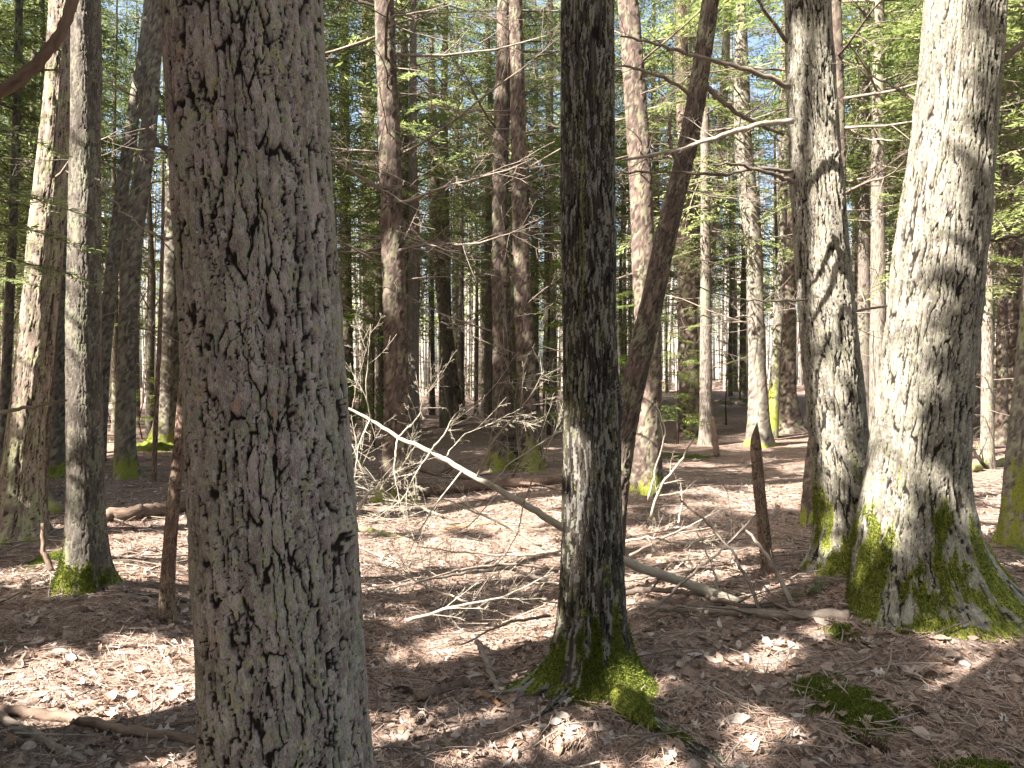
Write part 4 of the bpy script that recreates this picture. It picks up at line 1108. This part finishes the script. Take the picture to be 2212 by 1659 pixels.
L('fallen_branch', 'long thin stick lying at the lower right corner', [(2050, 1590), (1950, 1592), (1860, 1586)], 6, 4, 'grey_wood', 24, 2, cat='branch')
L('fallen_branch', 'dark twig in the shade at the far lower right', [(1990, 1535), (2080, 1548), (2170, 1555)], 8, 5, 'dead', 25, 2, cat='branch')
L('fallen_branch', 'pale stick in the sun just left of the pine, mid-distance', [(225, 1250), (300, 1238), (380, 1215), (425, 1212)], 6, 4, 'twig', 26, 2, cat='branch')
L('fallen_log', 'grey log lying far off in the sunny clearing beyond the maple', [(1500, 868), (1560, 872), (1640, 880)], 12, 9, 'grey_wood', 27, 5, cat='log')
L('fallen_log', 'dark mossy log on the ground right of the double oak', [(2090, 1020), (2150, 1010), (2240, 1000)], 24, 20, 'moss_log', 28, 2, 10, cat='log')
L('fallen_branch', 'low dark branch on the ground behind the double oak, right side', [(2070, 1145), (2130, 1150), (2170, 1152)], 9, 6, 'dead', 29, 2, cat='branch')
L('fallen_log', 'thin brown log crossing the shade left of the close pair', [(870, 1010), (950, 1030), (1040, 1036)], 12, 9, 'log', 30, 5, cat='log')

# upright and slanting dead stems
def stick(label, pts, w0, w1, mat, seed, nch, child=0.3):
    px_branch(None, pts, w0, w1, M[mat], seed, nch, 'dead_stick', label, 'stick', child=child)
b1 = GP(1665, 1318)[1]
stick('dark crooked branch leaning up from the brush pile', [(1648, 1335, b1 - .1), (1620, 1260, b1), (1580, 1190, b1 + .1), (1530, 1130, b1 + .2), (1470, 1080, b1 + .3)], 9, 4, 'dead', 1, 6)
stick('pale branch leaning against the thin dead stem in the clearing', [(1720, 1320, b1), (1690, 1260, b1 + .1), (1650, 1190, b1 + .2), (1600, 1130, b1 + .3)], 13, 6, 'grey_wood', 2, 5)
stick('pale stick crossing the clearing brush, rising to the right', [(1400, 1330, b1 - .1), (1470, 1260, b1), (1560, 1190, b1 + .2), (1635, 1110, b1 + .3)], 8, 4, 'grey_wood', 3, 4)
stick('bare pale shoot right of the dark maple, branching at the top', [(1398, 1140, 6.4), (1425, 1050, 6.3), (1475, 990, 6.2), (1500, 940, 6.1)], 7, 3, 'twig', 4, 4)
stick('thin pale arching shoot close to the right side of the maple', [(1400, 1080, 6.6), (1420, 1000, 6.5), (1440, 930, 6.4), (1418, 870, 6.4)], 5, 2, 'twig', 5, 2)
stick('short pale upright shoots in front of the curving grey trunk', [(1465, 1130, 6.6), (1475, 1080, 6.6), (1470, 1040, 6.6)], 5, 2, 'twig', 6, 5, 0.5)
stick('stubby upright dead stick beside the slim left hardwood', [(112, 1235, 5.9), (95, 1190, 5.95), (92, 1130, 6.0)], 13, 8, 'log', 7, 1)
stick('thin pale stick slanting up in the shade at far lower left', [(75, 1410, 4.6), (40, 1380, 4.7), (0, 1350, 4.8)], 5, 3, 'twig', 8, 3)
stick('wispy pale twig standing just left of the thick pine foot', [(400, 1500, 4.1), (375, 1450, 4.2), (345, 1400, 4.3)], 5, 2, 'twig', 9, 6, 0.5)
stick('tangle of pale twigs left of the maple in the open litter', [(1010, 1300, 5.2), (930, 1270, 5.3), (850, 1230, 5.4), (800, 1215, 5.5)], 5, 2, 'twig', 10, 9, 0.5)
stick('broken brown snag standing in the shade beyond the clearing', [(1548, 985, 14.5), (1544, 940, 14.5), (1538, 900, 14.5)], 15, 8, 'log', 11, 1)
stick('twiggy bare bush right of the double oak', [(2130, 1010, 9.0), (2100, 970, 8.9), (2085, 920, 8.8)], 9, 3, 'dead', 12, 12, 0.7)
stick('fine pale twigs fanning low in front of the reddish hemlock', [(880, 1100, 6.0), (830, 1060, 6.0), (780, 1010, 6.0), (760, 960, 6.0)], 6, 2, 'twig', 13, 12, 0.6)
stick('fine pale twigs fanning up beneath the dead sapling', [(1170, 1180, 5.6), (1080, 1130, 5.6), (990, 1090, 5.6), (930, 1070, 5.6)], 6, 2, 'twig', 14, 10, 0.5)
stick('pale twigs spread low over the litter right of the maple', [(1350, 1170, 5.9), (1400, 1160, 5.9), (1480, 1175, 5.9), (1560, 1150, 5.9)], 6, 2, 'twig', 15, 10, 0.5)

for i, (lab, pts, m_, k) in enumerate([
    ('thin bowed pale branch lying left of the maple in the sun', [(1210, 1190, 5.6), (1120, 1200, 5.5), (1010, 1195, 5.5), (900, 1180, 5.5)], 'twig', 8),
    ('dark thin branch arching low between pine and maple', [(1205, 1235, 5.3), (1120, 1215, 5.2), (1000, 1228, 5.2), (880, 1262, 5.1), (790, 1290, 5.0)], 'dead', 7),
    ('pale twiggy branch lying across the litter below the dead sapling', [(880, 1340, 4.9), (980, 1310, 4.9), (1090, 1290, 5.0), (1190, 1240, 5.1)], 'twig', 8),
    ('spray of pale twigs low against the right of the thick pine', [(770, 1110, 5.2), (800, 1060, 5.2), (860, 1020, 5.2), (900, 960, 5.2)], 'twig', 6),
    ('wide fan of fine twigs under the reddish hemlock', [(960, 1120, 6.6), (900, 1090, 6.6), (830, 1075, 6.6), (770, 1050, 6.6)], 'twig', 14),
    ('dark thin branch lying through the brush pile toward the dead stem', [(1345, 1255, 5.5), (1430, 1240, 5.5), (1530, 1225, 5.6), (1640, 1240, 5.6)], 'dead', 8),
    ('pale slanting stick behind the brush pile right of the maple', [(1360, 1200, 6.0), (1460, 1150, 6.2), (1560, 1100, 6.4)], 'grey_wood', 6),
    ('thin twig sticking up out of the brush pile', [(1560, 1320, 5.2), (1545, 1240, 5.2), (1520, 1180, 5.3), (1505, 1150, 5.3)], 'twig', 5),
    ('curved thin branch on the shaded litter under the maple', [(1190, 1330, 4.7), (1100, 1345, 4.7), (1000, 1390, 4.6), (930, 1400, 4.6)], 'dead', 5),
    ('fine grey branch lying right of the maple root', [(1390, 1430, 4.3), (1480, 1440, 4.3), (1560, 1460, 4.2)], 'grey_wood', 5)]):
    px_branch(None, pts, 7, 2, M[m_], 800 + i, k, 'dead_stick', lab, 'stick', child=0.4, flat=0.6, ang=(20, 50))

# ------------------------------------------------------------------ leaf litter
def leaf_shape(rng, n=9, lobes=3.5, width=0.30, kind=0):
    t = np.linspace(0, 1, n)
    wv = width * np.sin(np.pi * np.clip(t, 0.02, 0.985)) ** 0.7
    if kind == 0: wv = wv * (0.8 + 0.62 * np.cos(2 * np.pi * lobes * t + 0.4))
    if kind == 1: wv = wv * 1.15
    c1, c2, cz = rng.uniform(-0.5, 0.9), rng.uniform(-0.9, 1.2), rng.uniform(-0.6, 0.6)
    x = t - 0.5
    mid = np.stack([x, 0.04 * np.sin(3 * t + c1), 0.12 * c1 * (4 * x * x) + 0.03 * rng.normal(0, 1, n)], 1)
    lf = mid + np.stack([0.05 * np.ones(n), wv, c2 * wv * 0.6 + cz * x * wv + 0.02 * rng.normal(0, 1, n)], 1)
    rt = mid + np.stack([0.05 * np.ones(n), -wv, c2 * wv * 0.6 - cz * x * wv + 0.02 * rng.normal(0, 1, n)], 1)
    V = np.vstack([lf, mid, rt])
    Q = []
    for i in range(n - 1):
        Q += [[i, n + i, n + i + 1, i + 1], [n + i, 2 * n + i, 2 * n + i + 1, n + i + 1]]
    return V, np.array(Q)

def scatter_pts(rng, n, y0, y1, power=1.0, wide=0.78):
    u = rng.uniform(0, 1, n)
    y = (y0 ** power + (y1 ** power - y0 ** power) * u) ** (1 / power)
    x = rng.uniform(-1, 1, n) * (wide * y + 0.5)
    return x, y

def slope_frames(rng, x, y, tilt=0.35):
    e = 0.04
    nx = -(gz(x + e, y) - gz(x - e, y)) / (2 * e); ny = -(gz(x, y + e) - gz(x, y - e)) / (2 * e)
    n = np.stack([nx, ny, np.ones_like(nx)], 1) + np.concatenate([rng.normal(0, tilt, (len(x), 2)), np.zeros((len(x), 1))], 1)
    n /= np.linalg.norm(n, axis=1)[:, None]
    a = rng.uniform(0, 2 * np.pi, len(x))
    h = np.stack([np.cos(a), np.sin(a), 0 * a], 1)
    X = h - n * (h * n).sum(1)[:, None]; X /= np.linalg.norm(X, axis=1)[:, None]
    Y = np.cross(n, X)
    return X, Y, n

rngL = np.random.default_rng(12)
LEAVES = []
for i in range(12):
    V, Q = leaf_shape(rngL, 10, rngL.uniform(2.6, 3.7), rngL.uniform(0.24, 0.36), 0 if i % 4 else 2)
    LEAVES.append((V, Q))
leaf_me = []
for V, Q in LEAVES:
    mb = MB(); mb.add(V, Q); me = mb.mesh('leaf'); me.materials.append(M['leaf']); leaf_me.append(me)
# the 300 largest lying nearest, one by one
x, y = scatter_pts(rngL, 300, 2.6, 5.2, 1.0, 0.68)
X, Y, Nn = slope_frames(rngL, x, y, 0.25)
for i in range(300):
    s = rngL.uniform(0.055, 0.115)
    m = Matrix(((X[i][0], Y[i][0], Nn[i][0]), (X[i][1], Y[i][1], Nn[i][1]), (X[i][2], Y[i][2], Nn[i][2])))
    obj('leaf', leaf_me[int(rngL.integers(12))], None, ground, (x[i], y[i], G(x[i], y[i]) + 0.014), m.to_euler(), s)

def leaf_mass(name, n, y0, y1, power, s0, s1, shapes, lift, tilt, mat, seed, wide=0.78):
    rng = np.random.default_rng(seed); mb = MB()
    x, y = scatter_pts(rng, n, y0, y1, power, wide)
    X, Y, Nn = slope_frames(rng, x, y, tilt)
    s = rng.uniform(s0, s1, n); z = gz(x, y) + rng.uniform(lift[0], lift[1], n)
    kind = rng.integers(0, len(shapes), n)
    for k, (V, Q) in enumerate(shapes):
        I = np.nonzero(kind == k)[0]
        if not len(I): continue
        P = np.stack([x[I], y[I], z[I]], 1)
        A = P[:, None, :] + s[I][:, None, None] * (V[None, :, 0:1] * X[I][:, None, :] + V[None, :, 1:2] * Y[I][:, None, :] + V[None, :, 2:3] * Nn[I][:, None, :])
        QQ = Q[None] + (np.arange(len(I)) * len(V))[:, None, None]
        mb.add(A.reshape(-1, 3), QQ.reshape(-1, 4), None, None, np.repeat(rng.uniform(0, 1, len(I)), len(V)))
    o = obj(name, mb.mesh(name), M[mat], ground); o['kind'] = 'stuff'
    return o
MIDL = [leaf_shape(rngL, 4, 2.0, rngL.uniform(0.12, 0.30), 2) for i in range(8)]
FARL = [leaf_shape(rngL, 2, 2.0, rngL.uniform(0.3, 0.42), 2) for i in range(5)]
leaf_mass('leaf_litter', 3200, 2.3, 6.5, 1.2, 0.035, 0.085, LEAVES, (0.0, 0.018), 0.5, 'leaf', 21)
leaf_mass('leaf_litter', 12500, 2.3, 11, 1.4, 0.03, 0.085, MIDL, (0.0, 0.018), 0.75, 'leaf', 22)
leaf_mass('leaf_litter', 24000, 6, 45, 1.3, 0.04, 0.10, FARL, (0.0, 0.03), 0.45, 'leaf', 23)

def needle_litter(n, y0, y1, power, seed, wd, ln):
    rng = np.random.default_rng(seed)
    x, y = scatter_pts(rng, n, y0, y1, power, 0.72)
    dens = vnoise(x / 0.7, y / 0.7, 0, 44)
    ok = rng.uniform(0, 1, n) < sstep(0.2, 0.6, dens) * 0.9 + 0.1
    x, y = x[ok], y[ok]; n = len(x)
    X, Y, Nn = slope_frames(rng, x, y, 0.22)
    L = rng.uniform(*ln, n)[:, None]
    P = np.stack([x, y, gz(x, y) + rng.uniform(0.002, 0.022, n)], 1)
    w2 = wd * rng.uniform(0.7, 1.3, n)[:, None] * 0.5
    a = P - X * L / 2; d = P + X * L / 2; Y = Y + Nn * rng.normal(0, 0.5, (n, 1))
    V = np.stack([a + Y * w2, a - Y * w2, d - Y * w2 * .5, d + Y * w2 * .5], 1).reshape(-1, 3)
    mb = MB(); mb.add(V, np.arange(4 * n).reshape(-1, 4), None, None, np.repeat(rng.uniform(0, 1, n), 4))
    o = obj('pine_needles', mb.mesh('pine_needles', smooth=False), M['pneedle'], ground); o['kind'] = 'stuff'
needle_litter(105000, 2.3, 9.0, 1.2, 31, 0.0026, (0.06, 0.13))

def twig_litter(n, y0, y1, seed, mat, r=(0.0015, 0.005), ln=(0.10, 0.5)):
    rng = np.random.default_rng(seed); mb = MB()
    x, y = scatter_pts(rng, n, y0, y1, 1.2, 0.72)
    for i in range(n):
        L_ = rng.uniform(*ln) * rng.uniform(0.4, 1); a = rng.uniform(0, 6.28); bend = rng.normal(0, 0.15)
        t = np.linspace(-0.5, 0.5, 5)
        px_, py_ = x[i] + L_ * (t * math.cos(a) - bend * t * t * math.sin(a)), y[i] + L_ * (t * math.sin(a) + bend * t * t * math.cos(a))
        P = np.stack([px_, py_, gz(px_, py_) + 0.012 + rng.uniform(0, 0.03) + t * rng.normal(0, 0.04)], 1) + rng.normal(0, 0.004, (5, 3))
        r0 = rng.uniform(*r)
        mb.tube(P, np.linspace(r0, r0 * 0.5, 5), 4, rng.uniform(), cap=False)
    o = obj('twig_litter', mb.mesh('twig_litter'), M[mat], ground); o['kind'] = 'stuff'
twig_litter(750, 2.4, 7.0, 41, 'grey_wood')
twig_litter(700, 2.4, 8.0, 42, 'dead')
twig_litter(700, 5.0, 13, 44, 'twig', (0.002, 0.006), (0.2, 0.9))
twig_litter(600, 5.0, 14, 45, 'dead', (0.003, 0.008), (0.3, 1.2))
twig_litter(700, 6.0, 16, 43, 'grey_wood', (0.004, 0.010), (0.3, 1.2))

# ------------------------------------------------------------------ moss cushions, ferns, cones, stones
def moss_patch(label, px, py, rx, ry, h, n, seed):
    rng = np.random.default_rng(seed)
    c = GP(px, py)
    g = 26; th = np.arange(g) * 2 * np.pi / g; rr = np.linspace(0, 1, 12)
    RR, TH = np.meshgrid(rr, th)
    k = 1 + 0.35 * (vnoise(np.cos(TH) * 2 + seed, np.sin(TH) * 2, 0, seed) - 0.5)
    Xp = c[0] + rx * RR * k * np.cos(TH); Yp = c[1] + ry * RR * k * np.sin(TH)
    Zp = gz(Xp, Yp) + h * (1 - RR ** 2) * (0.7 + 0.9 * (vnoise(Xp * 14, Yp * 14, 0, seed) - 0.3)) - 0.008
    V = np.stack([Xp, Yp, Zp], -1)
    i = np.arange(g)[:, None] * 12 + np.arange(11)[None, :]; i2 = ((np.arange(g) + 1) % g)[:, None] * 12 + np.arange(11)[None, :]
    Q = np.stack([i, i + 1, i2 + 1, i2], -1).reshape(-1, 4)
    mb = MB(); mb.add(V.reshape(-1, 3) - c, Q, None, None, 0.2)
    r = np.sqrt(rng.uniform(0, 1, n)) * 1.03; t = rng.uniform(0, 6.283, n)
    kk = 1 + 0.35 * (vnoise(np.cos(t) * 2 + seed, np.sin(t) * 2, 0, seed) - 0.5)
    x = c[0] + rx * r * kk * np.cos(t); y = c[1] + ry * r * kk * np.sin(t)
    z = gz(x, y) + h * np.clip(1 - r ** 2, 0, 1) * (0.7 + 0.9 * (vnoise(x * 14, y * 14, 0, seed) - 0.3)) - 0.006
    m_ = n // 3; fr = 1.0 + 0.55 * rng.uniform(0, 1, m_) ** 1.6
    x[:m_] = c[0] + rx * fr * kk[:m_] * np.cos(t[:m_]); y[:m_] = c[1] + ry * fr * kk[:m_] * np.sin(t[:m_])
    gone = vnoise(x * 16, y * 16, 0, seed + 3) < 0.45; gone[m_:] = False
    z[:m_] = gz(x[:m_], y[:m_]) - 0.002; z = np.where(gone, z - 0.05, z)
    P = np.stack([x, y, z], 1) - c
    d = np.stack([rng.normal(0, .5, n), rng.normal(0, .5, n), np.ones(n)], 1); d /= np.linalg.norm(d, axis=1)[:, None]
    s = np.cross(d, rng.normal(0, 1, (n, 3))); s /= np.linalg.norm(s, axis=1)[:, None]
    Lh = rng.uniform(0.008, 0.02, n)[:, None]
    V3 = np.stack([P + s * Lh * .22, P - s * Lh * .22, P + d * Lh], 1).reshape(-1, 3)
    mb.add(V3, None, np.arange(3 * n).reshape(-1, 3), None, np.repeat(rng.uniform(0, 1, n), 3))
    tag(obj('moss_cushion', mb.mesh('moss_cushion'), M['moss'], None, c), label, 'moss')
moss_patch('large dark green moss cushion on the litter below the double oak', 1855, 1525, 0.17, 0.18, 0.035, 16000, 1)
moss_patch('thin moss patch just left of the large moss cushion', 1765, 1490, 0.10, 0.12, 0.02, 4000, 2)
moss_patch('yellow-green moss at the bottom edge near the right corner', 2120, 1668, 0.16, 0.10, 0.03, 5000, 3)
moss_patch('little moss spot above the large moss cushion', 1815, 1365, 0.07, 0.07, 0.02, 2000, 4)
moss_patch('bright moss hummock behind the slim left hardwood', 112, 1215, 0.16, 0.3, 0.06, 6000, 5)
moss_patch('small bright moss patch in the sun left of the maple', 1090, 1222, 0.06, 0.06, 0.015, 1200, 6)
moss_patch('moss hummock in the shade left of the pine, far back', 135, 1025, 0.5, 0.5, 0.14, 5000, 7)
moss_patch('mossy rise at the foot of the trunks beyond the crooked mossy trunk', 335, 965, 0.6, 0.6, 0.14, 5000, 8)
moss_patch('mossy ground in the dappled clearing beyond the maple', 1470, 985, 0.6, 0.5, 0.03, 4000, 9)

def fern(label, px, py, n, L_, seed):
    rng = np.random.default_rng(seed); c = GP(px, py)
    o = thing('fern', label, 'fern', c)
    for i in range(n):
        a = rng.uniform(0, 6.28); mb = MB()
        q, rr, wd = TEMPL[rng.integers(5)]
        Rm = rot_mat(a, R(rng.uniform(15, 50)), R(rng.uniform(-20, 20)))
        l = L_ * rng.uniform(0.6, 1.1)
        V = q.reshape(-1, 3) * [l, l * 0.45, l] @ Rm.T + rng.normal(0, 0.03, 3) * [1, 1, 0]
        mb.add(V, np.arange(len(V)).reshape(-1, 4), None, None, np.repeat(rr, 4))
        obj('frond', mb.mesh('frond', smooth=False), M['fern'], o)
fern('small green fern clump beside the moss at the left of the double oak', 1740, 1290, 9, 0.20, 1)
fern('few green fronds at the right edge by the mossy trunk', 2208, 1205, 6, 0.22, 2)
fern('tiny green sprig in the shaded litter left of the maple', 990, 1335, 4, 0.10, 3)

def cone_mesh():
    mb = MB(); rng = np.random.default_rng(4)
    for k in range(70):
        f = k / 70; a = k * 2.4; r = 0.021 * math.sin(math.pi * (0.12 + 0.86 * f)) ** 0.7
        z = (f - 0.5) * 0.115
        d = np.array([math.cos(a), math.sin(a), 0.35]); s = np.array([-math.sin(a), math.cos(a), 0])
        p = np.array([0, 0, z])
        w_ = 0.010
        mb.add([p + s * w_ * .4, p - s * w_ * .4, p + d * r - s * w_, p + d * r * 1.15 + [0, 0, 0.004], p + d * r + s * w_], None, [[0, 1, 2], [0, 2, 3], [0, 3, 4]], None, f * 0.9)
    mb.tube([(0, 0, -0.055), (0, 0, 0), (0, 0, 0.055)], [0.006, 0.008, 0.003], 6, 0.1)
    me = mb.mesh('pine_cone', smooth=False); me.materials.append(M['cone']); return me
CONE = cone_mesh()
for lab, px, py in [('pine cone lying below the bright patch at bottom centre', 1415, 1632), ('pine cone in the litter left of the half-buried root end', 870, 1500), ('pine cone at the foot of the double oak mound', 1758, 1290 + 0),
                    ('pine cone right of the large moss cushion', 1985, 1545), ('pine cone near the bottom centre by the pine foot', 905, 1560), ('pine cone on the litter right of the moss cushion, higher up', 2010, 1470),
                    ('pine cone by the maple root in the shade', 1235, 1620), ('pine cone at the very bottom right, pale scales', 1890, 1618)]:
    p = GP(px, py)
    tag(obj('pine_cone', CONE, None, None, (p[0], p[1], p[2] + 0.018), (R(90 + rngB.uniform(-10, 10)), 0, rngB.uniform(0, 6.28)), rngB.uniform(0.8, 1.15)), lab, 'pine cone', 'pine cones on the litter')
